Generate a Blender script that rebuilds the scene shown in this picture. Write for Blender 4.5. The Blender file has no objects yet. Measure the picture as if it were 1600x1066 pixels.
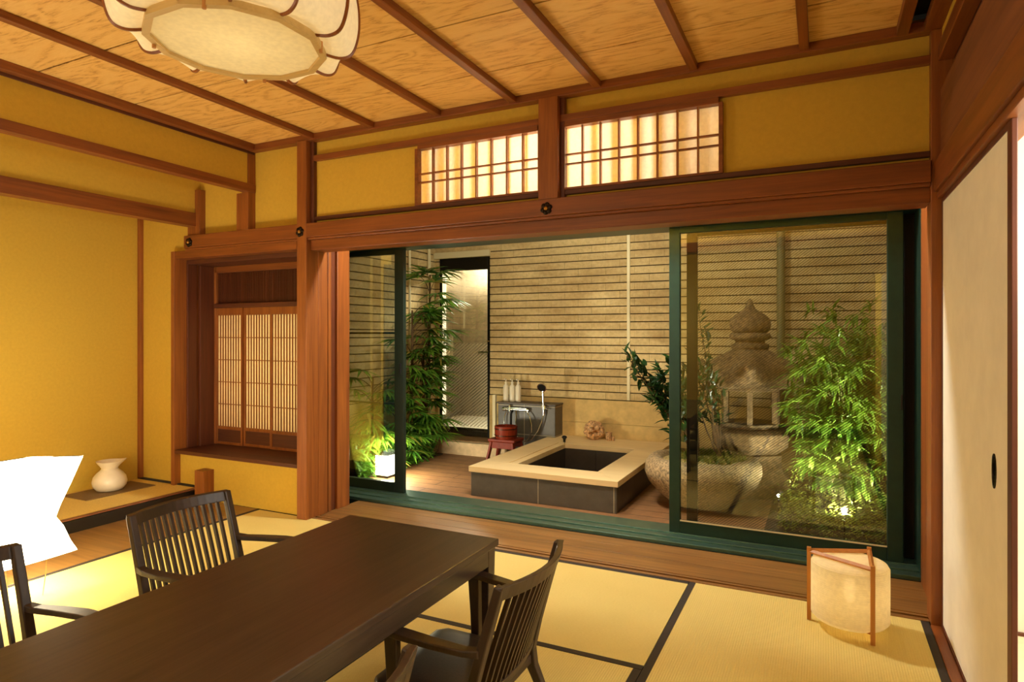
import bpy, bmesh, math, random
from mathutils import Vector, Matrix, noise
random.seed(7)
sc = bpy.context.scene
col = sc.collection
PI = math.pi

# ------------------------------------------------------------------ camera, world, exposure
cd = bpy.data.cameras.new('camera'); cam = bpy.data.objects.new('camera', cd); col.objects.link(cam)
cam.location = (0, 0, 1.25)
cam.rotation_euler = (PI/2, 0, math.radians(26.1))
cd.sensor_width = 36; cd.lens = 991/1600*36; cd.shift_y = -10/1600
cd.clip_start = .02; cd.clip_end = 60
sc.camera = cam
w = bpy.data.worlds.new('night'); sc.world = w; w.use_nodes = True
w.node_tree.nodes['Background'].inputs[0].default_value = (.25, .2, .13, 1)
w.node_tree.nodes['Background'].inputs[1].default_value = .02
sc.view_settings.view_transform = 'Standard'; sc.view_settings.look = 'None'
sc.view_settings.gamma = 1; sc.view_settings.use_curve_mapping = False
sc.view_settings.exposure = 0.2
sc.cycles.max_bounces = 10; sc.cycles.transparent_max_bounces = 16
sc.cycles.sample_clamp_indirect = 4.0

def lamp(name, kind, loc, power, color, size=.1, rot=None, spot=None, blend=.5, sizey=None):
    d = bpy.data.lights.new(name, kind); d.energy = power; d.color = color
    if kind == 'AREA':
        d.size = size
        if sizey: d.shape = 'RECTANGLE'; d.size_y = sizey
    else: d.shadow_soft_size = size
    if kind == 'SPOT': d.spot_size = spot; d.spot_blend = blend
    o = bpy.data.objects.new(name, d); col.objects.link(o); o.location = loc
    if rot is not None:
        o.rotation_euler = (Vector(rot)-Vector(loc)).to_track_quat('-Z', 'Y').to_euler()
    return o
WARM = (.98, 1, .93); NEUT = (1, .95, .76); WHITE = (1, .97, .84)
lamp('engawa_downlight', 'POINT', (-1.5, 3.60, 2.28), 120, WARM, .06)
lamp('engawa_downlight', 'POINT', (-.1, 3.62, 2.40), 6, WARM, .06)
lamp('fill_behind_camera', 'POINT', (-2.5, -1.0, 1.5), 48, WARM, .18)  # unseen fill added behind the camera to brighten the sliding doors
lamp('next_room_light', 'POINT', (1.2, 1.8, 1.7), 100, WARM, .25)
lamp('garden_floor_light', 'POINT', (-3.48, 4.60, .16), 40, NEUT, .07)
lamp('garden_uplight', 'SPOT', (.12, 4.40, .14), 230, WHITE, .03, rot=(.0, 5.2, .95), spot=2.3, blend=.9)
lamp('garden_uplight', 'SPOT', (-.27, 4.82, .10), 80, WHITE, .03, rot=(-.25, 5.6, 1.1), spot=1.5, blend=.9)
lamp('garden_wall_light', 'POINT', (-1.9, 4.25, 2.35), 64, WARM, .12)
lamp('garden_wall_light', 'POINT', (.2, 4.4, 2.4), 16, WARM, .12)
lamp('shower_room_light', 'POINT', (-3.75, 6.9, 2.25), 240, (1, .9, .72), .06)
lamp('alcove_backlight', 'AREA', (-3.93, 3.79, .98), 7, WARM, 1.05, rot=(-3.93, 3.0, .98), sizey=1.0)  # unseen panel added behind the alcove shoji to make its paper glow
lamp('paper_lamp_top', 'POINT', (-3.58, 1.66, .56), 24, WARM, .12)
lamp('pendant_bulb', 'POINT', (-1.66, 1.42, 2.34), 2.6, WARM, .08)
lamp('andon_bulb', 'POINT', (.10, 3.06, .17), 1.7, WARM, .02)

# ------------------------------------------------------------------ materials
def s2l(c):
    f = lambda v: v/12.92 if v <= .04045 else ((v+.055)/1.055)**2.4
    return tuple(f(x/255) for x in c)+(1,)
def newmat(name):
    m = bpy.data.materials.new(name); m.use_nodes = True
    nt = m.node_tree; b = nt.nodes['Principled BSDF']
    return m, nt, b
def coords(nt, scale=(1, 1, 1), space='Object'):
    t = nt.nodes.new('ShaderNodeTexCoord'); mp = nt.nodes.new('ShaderNodeMapping')
    mp.inputs['Scale'].default_value = scale
    nt.links.new(t.outputs[space], mp.inputs[0]); return mp.outputs[0]
def ramp(nt, fac, stops):
    r = nt.nodes.new('ShaderNodeValToRGB'); e = r.color_ramp.elements
    e[0].position = stops[0][0]; e[0].color = stops[0][1]
    e[1].position = stops[-1][0]; e[1].color = stops[-1][1]
    for p, c in stops[1:-1]:
        n = e.new(p); n.color = c
    nt.links.new(fac, r.inputs[0]); return r.outputs[0]
def noisetex(nt, vec, scale, detail=4, rough=.5, dist=0):
    n = nt.nodes.new('ShaderNodeTexNoise'); n.inputs['Scale'].default_value = scale
    n.inputs['Detail'].default_value = detail; n.inputs['Roughness'].default_value = rough
    n.inputs['Distortion'].default_value = dist
    nt.links.new(vec, n.inputs['Vector']); return n.outputs['Fac']
def bump(nt, b, h, strength=.3, dist=.002):
    n = nt.nodes.new('ShaderNodeBump'); n.inputs['Strength'].default_value = strength
    n.inputs['Distance'].default_value = dist
    nt.links.new(h, n.inputs['Height']); nt.links.new(n.outputs[0], b.inputs['Normal'])
def wood(name, c1, c2, axis='x', rough=.45, grain=1.0, bumpy=.15, spec=.5, contrast=(.3, .7)):
    m, nt, b = newmat(name)
    lo, hi = 1.2*grain, 26*grain
    sc_ = {'x': (lo, hi, hi), 'y': (hi, lo, hi), 'z': (hi, hi, lo)}[axis]
    v = coords(nt, sc_)
    n = noisetex(nt, v, 1.6, 6, .6, .7)
    v2 = coords(nt, tuple(s*.25 for s in sc_)); n2 = noisetex(nt, v2, 1.3, 3, .5, 1.2)
    mx = nt.nodes.new('ShaderNodeMath'); mx.operation = 'MULTIPLY_ADD'
    mx.inputs[1].default_value = .6; nt.links.new(n, mx.inputs[0])
    ml = nt.nodes.new('ShaderNodeMath'); ml.operation = 'MULTIPLY'; ml.inputs[1].default_value = .4
    nt.links.new(n2, ml.inputs[0]); nt.links.new(ml.outputs[0], mx.inputs[2])
    c = ramp(nt, mx.outputs[0], [(contrast[0], s2l(c1)), (contrast[1], s2l(c2))])
    nt.links.new(c, b.inputs['Base Color'])
    b.inputs['Roughness'].default_value = rough
    b.inputs['Specular IOR Level'].default_value = spec
    bump(nt, b, n, bumpy, .001)
    return m
def plain(name, c, rough=.5, metal=0, var=0, vscale=20, bumps=0, spec=.5):
    m, nt, b = newmat(name)
    b.inputs['Base Color'].default_value = s2l(c); b.inputs['Roughness'].default_value = rough
    b.inputs['Metallic'].default_value = metal; b.inputs['Specular IOR Level'].default_value = spec
    v = coords(nt); n = noisetex(nt, v, vscale, 5, .6)
    if var:
        c1 = tuple(max(0, x*(1-var)) for x in c); c2 = tuple(min(255, x*(1+var)) for x in c)
        nt.links.new(ramp(nt, n, [(.3, s2l(c1)), (.7, s2l(c2))]), b.inputs['Base Color'])
    if bumps: bump(nt, b, n, bumps, .003)
    return m
M = {}
M['plaster'] = plain('sand_plaster', (206, 168, 64), .95, var=.02, vscale=50, bumps=.25, spec=.1)
nt = M['plaster'].node_tree
M['wood_x'] = wood('cedar_x', (100, 50, 20), (152, 86, 36), 'x', .42)
M['wood_y'] = wood('cedar_y', (100, 50, 20), (152, 86, 36), 'y', .42)
M['wood_z'] = wood('cedar_z', (112, 58, 22), (166, 98, 40), 'z', .42)
M['dark_x'] = wood('dark_cedar_x', (70, 34, 18), (104, 54, 28), 'x', .5)
M['dark_y'] = wood('dark_cedar_y', (70, 34, 18), (104, 54, 28), 'y', .5)
M['dark_z'] = wood('dark_cedar_z', (76, 36, 18), (110, 56, 28), 'z', .5)
M['floorwood'] = wood('engawa_boards', (96, 66, 32), (158, 114, 60), 'x', .38, .8, .2)
M['lintel'] = wood('knotty_plank', (96, 54, 28), (150, 90, 48), 'y', .6, .5, .3)
M['table'] = wood('table_stain', (52, 40, 32), (84, 66, 52), 'y', .32, 1.4, .25)
M['chairwood'] = wood('chair_stain', (48, 37, 30), (76, 58, 44), 'z', .42, 1.4, .15)
M['hinoki'] = wood('hinoki', (222, 188, 128), (240, 210, 152), 'x', .5, .5, .1)
M['red'] = wood('red_lacquer_wood', (92, 28, 10), (136, 46, 18), 'z', .5, 1, .1, spec=.2)
M['bamboo'] = wood('lamp_bamboo', (176, 112, 48), (206, 142, 70), 'z', .45, 1, .05)

M['ring'] = wood('pale_ring_wood', (196, 158, 92), (220, 186, 116), 'x', .5, 1, .05)
# ceiling boards with flame grain
m, nt, b = newmat('ceiling_grain'); M['ceil'] = m
v = coords(nt, (1.0, 4.6, 1)); n = noisetex(nt, v, 1.3, 2, .5, .6)
wv = nt.nodes.new('ShaderNodeMath'); wv.operation = 'MULTIPLY'; wv.inputs[1].default_value = 58
nt.links.new(n, wv.inputs[0]); sn = nt.nodes.new('ShaderNodeMath'); sn.operation = 'SINE'
nt.links.new(wv.outputs[0], sn.inputs[0])
v3 = coords(nt, (5, 60, 1)); n3 = noisetex(nt, v3, 2.4, 6, .7, 1.2)
ad = nt.nodes.new('ShaderNodeMath'); ad.operation = 'MULTIPLY_ADD'; ad.inputs[1].default_value = .105
nt.links.new(sn.outputs[0], ad.inputs[0]); nt.links.new(n3, ad.inputs[2])
nt.links.new(ramp(nt, ad.outputs[0], [(.3, s2l((196, 138, 62))), (.45, s2l((232, 182, 98))), (.75, s2l((240, 196, 116)))]), b.inputs['Base Color'])
b.inputs['Roughness'].default_value = .6

# tatami: ribs along one axis
def tatami(name, axis):
    m, nt, b = newmat(name)
    v = coords(nt)
    wa = nt.nodes.new('ShaderNodeTexWave'); wa.bands_direction = 'X' if axis == 'y' else 'Y'
    wa.inputs['Scale'].default_value = 1/.0092/(2*PI)*2.0
    wa.inputs['Distortion'].default_value = .4; wa.inputs['Detail'].default_value = 1
    nt.links.new(v, wa.inputs[0])
    n = noisetex(nt, v, 3, 4, .5); n2 = noisetex(nt, coords(nt, (90, 900, 1) if axis == 'x' else (900, 90, 1)), 1, 2)
    mx = nt.nodes.new('ShaderNodeMix'); mx.data_type = 'RGBA'; mx.inputs[0].default_value = .35
    nt.links.new(ramp(nt, n, [(.3, s2l((222, 200, 116))), (.7, s2l((232, 210, 126)))]), mx.inputs[6])
    nt.links.new(ramp(nt, n2, [(.3, s2l((204, 180, 98))), (.7, s2l((240, 220, 142)))]), mx.inputs[7])
    nt.links.new(mx.outputs[2], b.inputs['Base Color'])
    b.inputs['Roughness'].default_value = .7; b.inputs['Specular IOR Level'].default_value = .25
    bump(nt, b, wa.outputs['Fac'], .35, .002)
    return m
M['tatami_x'] = tatami('tatami_along_x', 'x'); M['tatami_y'] = tatami('tatami_along_y', 'y')
M['border'] = plain('black_cloth_border', (46, 38, 30), .8, var=.15, vscale=300)

# fusuma paper, shoji paper
M['fusuma'] = plain('fusuma_paper', (246, 238, 218), .8, var=.02, vscale=8, bumps=.05, spec=.15)
def paper(name, c, trans=.5, emit=0, ecol=(255, 214, 140), bumps=None, see=0):
    m, nt, b = newmat(name); out = nt.nodes['Material Output']
    nt.nodes.remove(b)
    d = nt.nodes.new('ShaderNodeBsdfDiffuse'); t = nt.nodes.new('ShaderNodeBsdfTranslucent')
    n = noisetex(nt, coords(nt), 60, 4)
    c1 = tuple(x*.96 for x in c); cc = ramp(nt, n, [(.35, s2l(c1)), (.65, s2l(c))])
    nt.links.new(cc, d.inputs[0]); nt.links.new(cc, t.inputs[0])
    mx = nt.nodes.new('ShaderNodeMixShader'); mx.inputs[0].default_value = trans
    nt.links.new(d.outputs[0], mx.inputs[1]); nt.links.new(t.outputs[0], mx.inputs[2]); last = mx.outputs[0]
    if bumps:
        bp = nt.nodes.new('ShaderNodeBump'); bp.inputs['Strength'].default_value = .6; bp.inputs['Distance'].default_value = .003
        wa = nt.nodes.new('ShaderNodeTexWave'); wa.bands_direction = 'Z'; wa.inputs['Scale'].default_value = bumps
        nt.links.new(coords(nt), wa.inputs[0]); nt.links.new(wa.outputs['Fac'], bp.inputs['Height'])
        nt.links.new(bp.outputs[0], d.inputs['Normal'])
    if see:
        tr = nt.nodes.new('ShaderNodeBsdfTransparent'); m2 = nt.nodes.new('ShaderNodeMixShader'); m2.inputs[0].default_value = see
        nt.links.new(last, m2.inputs[1]); nt.links.new(tr.outputs[0], m2.inputs[2]); last = m2.outputs[0]
    if emit:
        e = nt.nodes.new('ShaderNodeEmission'); e.inputs[0].default_value = s2l(ecol); e.inputs[1].default_value = emit
        a = nt.nodes.new('ShaderNodeAddShader'); nt.links.new(last, a.inputs[0]); nt.links.new(e.outputs[0], a.inputs[1]); last = a.outputs[0]
    nt.links.new(last, out.inputs[0]); return m
M['shoji'] = paper('shoji_paper', (246, 242, 228), .62)
M['alcove_paper'] = paper('alcove_shoji_paper', (244, 226, 180), .55)
M['lantern_paper'] = paper('glowing_paper', (250, 240, 215), .5, emit=9.0, ecol=(255, 242, 210))
M['andon_paper'] = paper('andon_paper', (246, 236, 206), .5, bumps=42, see=.012, emit=.03)
M['pendant_paper'] = paper('pendant_paper', (240, 230, 196), .35, emit=.10)
def glassmat(name, tint=(1, 1, 1), refl=1.0, rough=0.0):
    m, nt, b = newmat(name); out = nt.nodes['Material Output']; nt.nodes.remove(b)
    tr = nt.nodes.new('ShaderNodeBsdfTransparent'); tr.inputs[0].default_value = tint+(1,)
    g = nt.nodes.new('ShaderNodeBsdfGlossy'); g.inputs['Roughness'].default_value = rough
    fr = nt.nodes.new('ShaderNodeFresnel'); fr.inputs[0].default_value = 1.5
    mu = nt.nodes.new('ShaderNodeMath'); mu.operation = 'MULTIPLY'; mu.inputs[1].default_value = 2.0*refl
    n = noisetex(nt, coords(nt), 2.5, 3)
    nt.links.new(fr.outputs[0], mu.inputs[0])
    mx = nt.nodes.new('ShaderNodeMixShader'); nt.links.new(mu.outputs[0], mx.inputs[0])
    nt.links.new(tr.outputs[0], mx.inputs[1]); nt.links.new(g.outputs[0], mx.inputs[2])
    nt.links.new(mx.outputs[0], out.inputs[0]); return m
M['glass'] = glassmat('window_glass', (.93, .95, .9))
M['glass2'] = glassmat('door_glass', (.86, .88, .84), 1.2)
def meshmat(name, c, scale, cover):
    m, nt, b = newmat(name); out = nt.nodes['Material Output']
    b.inputs['Base Color'].default_value = s2l(c); b.inputs['Roughness'].default_value = .5
    tc = nt.nodes.new('ShaderNodeTexCoord'); mp = nt.nodes.new('ShaderNodeMapping')
    mp.inputs['Rotation'].default_value = (0, math.radians(38), 0)
    nt.links.new(tc.outputs['Object'], mp.inputs[0])
    wa = nt.nodes.new('ShaderNodeTexWave'); wa.bands_direction = 'Z'; wa.inputs['Scale'].default_value = scale
    nt.links.new(mp.outputs[0], wa.inputs[0])
    gt = nt.nodes.new('ShaderNodeMath'); gt.operation = 'GREATER_THAN'; gt.inputs[1].default_value = 1-cover
    nt.links.new(wa.outputs['Fac'], gt.inputs[0])
    tr = nt.nodes.new('ShaderNodeBsdfTransparent'); mx = nt.nodes.new('ShaderNodeMixShader')
    nt.links.new(gt.outputs[0], mx.inputs[0]); nt.links.new(tr.outputs[0], mx.inputs[1]); nt.links.new(b.outputs[0], mx.inputs[2])
    nt.links.new(mx.outputs[0], out.inputs[0]); return m
M['insect'] = meshmat('insect_mesh', (60, 55, 40), 26, .11)
M['wired'] = meshmat('wired_mesh', (200, 190, 160), 11, .22)
M['green'] = plain('green_painted_aluminium', (34, 62, 52), .36, .4, var=.05)
M['sill'] = plain('brushed_green_sill', (86, 118, 104), .34, .75, var=.06)  # brushed aluminium; highlight along the sill put into a lighter green
M['darkgreen'] = plain('dark_green_aluminium', (26, 42, 34), .4, .3, var=.05)
M['black'] = plain('black_void', (12, 11, 9), .7)
M['blackmetal'] = plain('black_metal', (28, 25, 20), .4, .6)
M['chrome'] = plain('chrome', (220, 220, 215), .12, 1)
M['bronze'] = plain('dark_bronze', (44, 34, 24), .38, .9, var=.3, vscale=200)
M['gold'] = plain('brass_bud', (190, 140, 60), .35, .8)
M['lacquer'] = plain('black_lacquer', (34, 28, 22), .3)
M['straw'] = plain('platform_mat', (224, 194, 104), .8, var=.05, vscale=90)
M['clothmat'] = plain('woven_brown_mat', (118, 92, 48), .9, var=.2, vscale=220)
M['ceramic'] = plain('cream_ceramic', (240, 226, 196), .3, var=.02)
M['whiteplastic'] = plain('white_plastic', (226, 214, 184), .35)
M['cushion'] = plain('seat_leather', (66, 54, 44), .38, var=.1, vscale=120, bumps=.1)
M['stone_l'] = plain('lantern_stone', (118, 96, 64), .9, var=.35, vscale=34, bumps=.9)
M['basin_stone'] = plain('basin_granite', (150, 128, 92), .85, var=.4, vscale=60, bumps=.8)
M['soil'] = plain('garden_soil', (60, 50, 30), .95, var=.4, vscale=60, bumps=1)
M['moss'] = plain('moss', (168, 148, 92), .95, var=.4, vscale=90, bumps=1)
M['statue'] = plain('statue_stone', (170, 130, 86), .7, var=.45, vscale=60, bumps=.8)
M['greytile'] = None
def tiles(name, c1, c2, mortar, bw, bh, ms, offset=.5, plane='xz', rough=.6, bumpd=.004, sh=(0, 0)):
    m, nt, b = newmat(name)
    tc = nt.nodes.new('ShaderNodeTexCoord'); sp = nt.nodes.new('ShaderNodeSeparateXYZ'); cb = nt.nodes.new('ShaderNodeCombineXYZ')
    nt.links.new(tc.outputs['Object'], sp.inputs[0])
    ax = {'x': 0, 'y': 1, 'z': 2}
    for i in (0, 1):
        a = nt.nodes.new('ShaderNodeMath'); a.operation = 'ADD'; a.inputs[1].default_value = sh[i]
        nt.links.new(sp.outputs[ax[plane[i]]], a.inputs[0]); nt.links.new(a.outputs[0], cb.inputs[i])
    bt = nt.nodes.new('ShaderNodeTexBrick'); bt.offset = offset
    bt.inputs['Scale'].default_value = 1; bt.inputs['Brick Width'].default_value = bw; bt.inputs['Row Height'].default_value = bh
    bt.inputs['Mortar Size'].default_value = ms; bt.inputs['Mortar Smooth'].default_value = .1
    bt.inputs['Color1'].default_value = s2l(c1); bt.inputs['Color2'].default_value = s2l(c2); bt.inputs['Mortar'].default_value = s2l(mortar)
    nt.links.new(cb.outputs[0], bt.inputs['Vector'])
    n = noisetex(nt, coords(nt), 12, 6, .7)
    mx = nt.nodes.new('ShaderNodeMix'); mx.data_type = 'RGBA'; mx.blend_type = 'MULTIPLY'; mx.inputs[0].default_value = .6
    nt.links.new(bt.outputs['Color'], mx.inputs[6]); nt.links.new(ramp(nt, n, [(.3, (.55, .52, .48, 1)), (.65, (1, 1, 1, 1))]), mx.inputs[7])
    nt.links.new(mx.outputs[2], b.inputs['Base Color']); b.inputs['Roughness'].default_value = rough
    iv = nt.nodes.new('ShaderNodeMath'); iv.operation = 'SUBTRACT'; iv.inputs[0].default_value = 1; nt.links.new(bt.outputs['Fac'], iv.inputs[1])
    bump(nt, b, iv.outputs[0], .8, bumpd)
    return m
M['greytile'] = tiles('slate_tile', (92, 86, 74), (84, 78, 66), (170, 158, 128), .6, .3, .004, 0, 'xz', .45, .002, (.02, .05))
M['darktile_x'] = tiles('basin_tile', (70, 60, 48), (60, 52, 42), (40, 34, 28), .35, .6, .004, 0, 'xz', .35, .002)
M['darktile_y'] = tiles('basin_tile_side', (70, 60, 48), (60, 52, 42), (40, 34, 28), .35, .6, .004, 0, 'yz', .35, .002)
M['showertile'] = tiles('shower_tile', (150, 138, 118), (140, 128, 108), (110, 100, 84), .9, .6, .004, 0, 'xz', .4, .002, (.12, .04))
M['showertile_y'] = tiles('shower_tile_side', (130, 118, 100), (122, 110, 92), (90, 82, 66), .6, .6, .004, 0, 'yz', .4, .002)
M['deck'] = tiles('deck_boards', (150, 106, 64), (138, 96, 58), (70, 46, 26), 2.2, .145, .004, .37, 'xy', .6, .003)
M['brickfill'] = plain('brick_backing', (74, 58, 34), .95)
M['render'] = plain('yellow_render', (206, 174, 108), .9, var=.08, vscale=9, bumps=.2)
M['step'] = plain('step_stone', (206, 176, 132), .8, var=.08, vscale=14)
M['pale'] = plain('pale_trim', (220, 205, 160), .6)
M['curtain'] = plain('green_curtain', (22, 62, 52), .8)
M['wicker'] = meshmat('woven_wicker', (84, 44, 20), 40, .8)

def brickmat():
    m, nt, b = newmat('pale_brick')
    oi = nt.nodes.new('ShaderNodeTexCoord')
    vv = nt.nodes.new('ShaderNodeTexVoronoi'); vv.feature = 'F1'
    n = noisetex(nt, coords(nt, (1, 1, 3)), 1.7, 6, .6); n2 = noisetex(nt, coords(nt), 26, 6, .7)
    mp = nt.nodes.new('ShaderNodeMapping'); mp.inputs['Scale'].default_value = (3.2, 0, 12.5)
    nt.links.new(oi.outputs['Object'], mp.inputs[0]); nt.links.new(mp.outputs[0], vv.inputs['Vector']); vv.inputs['Scale'].default_value = 1
    mx = nt.nodes.new('ShaderNodeMix'); mx.data_type = 'RGBA'; mx.blend_type = 'MULTIPLY'; mx.inputs[0].default_value = .8
    nt.links.new(ramp(nt, n, [(.3, s2l((176, 146, 92))), (.7, s2l((222, 196, 138)))]), mx.inputs[6])
    nt.links.new(ramp(nt, n2, [(.3, (.7, .68, .62, 1)), (.6, (1, 1, 1, 1))]), mx.inputs[7])
    nt.links.new(mx.outputs[2], b.inputs['Base Color']); b.inputs['Roughness'].default_value = .85
    bump(nt, b, n2, .4, .003)
    return m
M['brick'] = brickmat()
def leafmat(name, c1, c2, rough=.4):
    m, nt, b = newmat(name); out = nt.nodes['Material Output']
    n = noisetex(nt, coords(nt), 9, 3)
    cc = ramp(nt, n, [(.35, s2l(c1)), (.65, s2l(c2))]); nt.links.new(cc, b.inputs['Base Color']); b.inputs['Roughness'].default_value = rough
    t = nt.nodes.new('ShaderNodeBsdfTranslucent'); nt.links.new(cc, t.inputs[0])
    mx = nt.nodes.new('ShaderNodeMixShader'); mx.inputs[0].default_value = .3
    nt.links.new(b.outputs[0], mx.inputs[1]); nt.links.new(t.outputs[0], mx.inputs[2]); nt.links.new(mx.outputs[0], out.inputs[0])
    return m
M['leaf_palm'] = leafmat('palm_leaf', (52, 104, 30), (116, 158, 46))
M['leaf_yellow'] = leafmat('yellowed_leaf', (120, 120, 44), (176, 160, 70))
M['leaf_dark'] = leafmat('dark_glossy_leaf', (28, 58, 26), (52, 88, 36), .3)
M['leaf_bamboo'] = leafmat('bright_leaf', (92, 136, 38), (158, 190, 72))
M['leaf_ground'] = leafmat('ground_leaf', (96, 110, 36), (150, 156, 60))
M['stem'] = plain('brown_stem', (96, 72, 40), .8, var=.2)
M['cane'] = plain('green_cane', (150, 150, 80), .6, var=.2)
def emis(name, c, s):
    m, nt, b = newmat(name); b.inputs['Base Color'].default_value = s2l(c)
    b.inputs['Emission Color'].default_value = s2l(c); b.inputs['Emission Strength'].default_value = s; return m
M['bulb'] = emis('bulb', (255, 220, 150), 12)
M['spotface'] = emis('spot_lamp_face', (255, 246, 220), 40)
M['boxglow'] = emis('box_light_panel', (255, 244, 214), 9)
M['strip'] = emis('stile_highlight_glow', (255, 236, 190), 1.2)  # emission stands for light caught on the shower door's frame edge

# ------------------------------------------------------------------ mesh builder
class MB:
    def __init__(s): s.v = []; s.f = []; s.smooth = False
    def box(s, x0, x1, y0, y1, z0, z1):
        i = len(s.v)
        s.v += [(x, y, z) for z in (z0, z1) for y in (y0, y1) for x in (x0, x1)]
        s.f += [tuple(i+k for k in q) for q in ((0, 2, 3, 1), (4, 5, 7, 6), (0, 1, 5, 4), (2, 6, 7, 3), (0, 4, 6, 2), (1, 3, 7, 5))]
        return s
    def quad(s, *p):
        i = len(s.v); s.v += [tuple(q) for q in p]; s.f.append(tuple(range(i, i+len(p)))); return s
    def rings(s, rings, close=True, cap=True):
        n = len(rings[0]); b = len(s.v)
        for r in rings: s.v += [tuple(p) for p in r]
        for a in range(len(rings)-1):
            for k in range(n if close else n-1):
                k2 = (k+1) % n
                s.f.append((b+a*n+k, b+a*n+k2, b+(a+1)*n+k2, b+(a+1)*n+k))
        if cap:
            s.f.append(tuple(b+k for k in range(n))[::-1]); s.f.append(tuple(b+(len(rings)-1)*n+k for k in range(n)))
        return s
    def lathe(s, prof, n=32, c=(0, 0, 0), ang=0, cap=True, sx=1, sy=1):
        return s.rings([[(c[0]+r*sx*math.cos(ang+2*PI*k/n), c[1]+r*sy*math.sin(ang+2*PI*k/n), c[2]+z) for k in range(n)] for r, z in prof], cap=cap)
    def tube(s, path, r, n=8, cap=True):
        P = [Vector(p) for p in path]; R = r if isinstance(r, (list, tuple)) else [r]*len(P)
        rs = []; up = None
        for i, p in enumerate(P):
            t = (P[min(i+1, len(P)-1)]-P[max(i-1, 0)]).normalized()
            if up is None:
                up = Vector((0, 0, 1)) if abs(t.z) < .9 else Vector((1, 0, 0))
            a = t.cross(up).normalized(); b = a.cross(t).normalized(); up = b
            rs.append([p+(a*math.cos(2*PI*k/n)+b*math.sin(2*PI*k/n))*R[i] for k in range(n)])
        return s.rings(rs, cap=cap)
    def sweep(s, path, w, h, side=(0, 1, 0)):
        # rectangular section; side = direction the width is measured along (constant)
        P = [Vector(p) for p in path]; S = Vector(side).normalized(); rs = []
        W = w if isinstance(w, (list, tuple)) else [w]*len(P); H = h if isinstance(h, (list, tuple)) else [h]*len(P)
        for i, p in enumerate(P):
            t = (P[min(i+1, len(P)-1)]-P[max(i-1, 0)]).normalized(); u = t.cross(S).normalized()
            a = S*W[i]/2; b = u*H[i]/2
            rs.append([p-a-b, p+a-b, p+a+b, p-a+b])
        return s.rings(rs)
    def build(s, name, mat, parent=None, bevel=0, smooth=False, origin=(0, 0, 0), seg=2):
        me = bpy.data.meshes.new(name)
        o3 = Vector(origin)
        me.from_pydata([tuple(Vector(v)-o3) for v in s.v], [], s.f)
        bm = bmesh.new(); bm.from_mesh(me); bmesh.ops.recalc_face_normals(bm, faces=bm.faces)
        bm.to_mesh(me); bm.free()
        me.materials.append(mat)
        if smooth:
            for p in me.polygons: p.use_smooth = True
            me.set_sharp_from_angle(angle=math.radians(smooth if smooth is not True else 50))
        o = bpy.data.objects.new(name, me); col.objects.link(o)
        if parent: o.parent = parent
        else: o.location = origin
        if bevel:
            b = o.modifiers.new('bevel', 'BEVEL'); b.width = bevel; b.segments = seg; b.limit_method = 'ANGLE'
        return o
def fixleaf(mb, name, mat, parent=None, origin=(0, 0, 0)):
    me = bpy.data.meshes.new(name); o3 = Vector(origin)
    me.from_pydata([tuple(Vector(v)-o3) for v in mb.v], [], mb.f); me.materials.append(mat)
    o = bpy.data.objects.new(name, me); col.objects.link(o)
    if parent: o.parent = parent
    else: o.location = origin
    return o
def tag(o, label, cat, group=None):
    o['label'] = label; o['category'] = cat
    if group: o['group'] = group
    return o
def thing(name, label, cat, loc=(0, 0, 0), rz=0, group=None):
    o = bpy.data.objects.new(name, None); col.objects.link(o); o.location = loc; o.rotation_euler = (0, 0, rz)
    o.empty_display_size = .1
    return tag(o, label, cat, group)
def dup(root, loc, rz, label):
    r = root.copy(); col.objects.link(r); r.location = loc; r.rotation_euler = (0, 0, rz); r['label'] = label
    for ch in list(root.children):
        c = ch.copy(); col.objects.link(c); c.parent = r
        for g in ch.children:
            d = g.copy(); col.objects.link(d); d.parent = c
    return r
def struct(name, mb, mat, bevel=0, parent=None, smooth=False):
    o = mb.build(name, mat, parent, bevel, smooth)
    if not parent: o['kind'] = 'structure'
    return o
def sempty(name):
    o = bpy.data.objects.new(name, None); col.objects.link(o); o['kind'] = 'structure'; return o
TN = [0]
def trim(mat, *boxes, bevel=.003):
    TN[0] += 1; m = MB()
    for b in boxes: m.box(*b)
    return struct('trim_%d' % TN[0], m, mat, bevel)

# ------------------------------------------------------------------ room shell
XR = .455; XL = -3.66; YB = 3.29
wb = MB()
for b in ((-4.96, -4.50, 0, 2.62), (-4.50, -3.16, 0, .345), (-4.50, -3.16, 1.89, 2.62),
          (-3.16, -2.27, 1.89, 2.62), (-2.27, -.442, 1.89, 2.05), (-2.27, -.442, 2.40, 2.62), (-1.418, -1.302, 2.05, 2.40), (-.442, .50, 1.89, 2.62)):
    wb.box(b[0], b[1], YB, YB+.06, b[2], b[3])
struct('wall_back', wb, M['plaster'])
struct('wall_left', MB().box(-5.02, -4.96, -1.6, 3.35, 0, 2.62), M['plaster'])
# plaster above the two alcove beams
struct('wall_alcove_front', MB().box(-3.71, -3.672, -1.6, 3.22, 2.30, 2.62), M['plaster'])
struct('wall_alcove_inner', MB().box(-4.29, -4.25, -1.6, YB, 2.15, 2.62), M['plaster'])
struct('wall_rear', MB().box(-5.02, .6, -1.66, -1.6, 0, 2.62), M['plaster'])
struct('floor', MB().box(-5.0, XR+.2, -1.6, 3.32, -.10, -.055), M['dark_x'])
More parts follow.
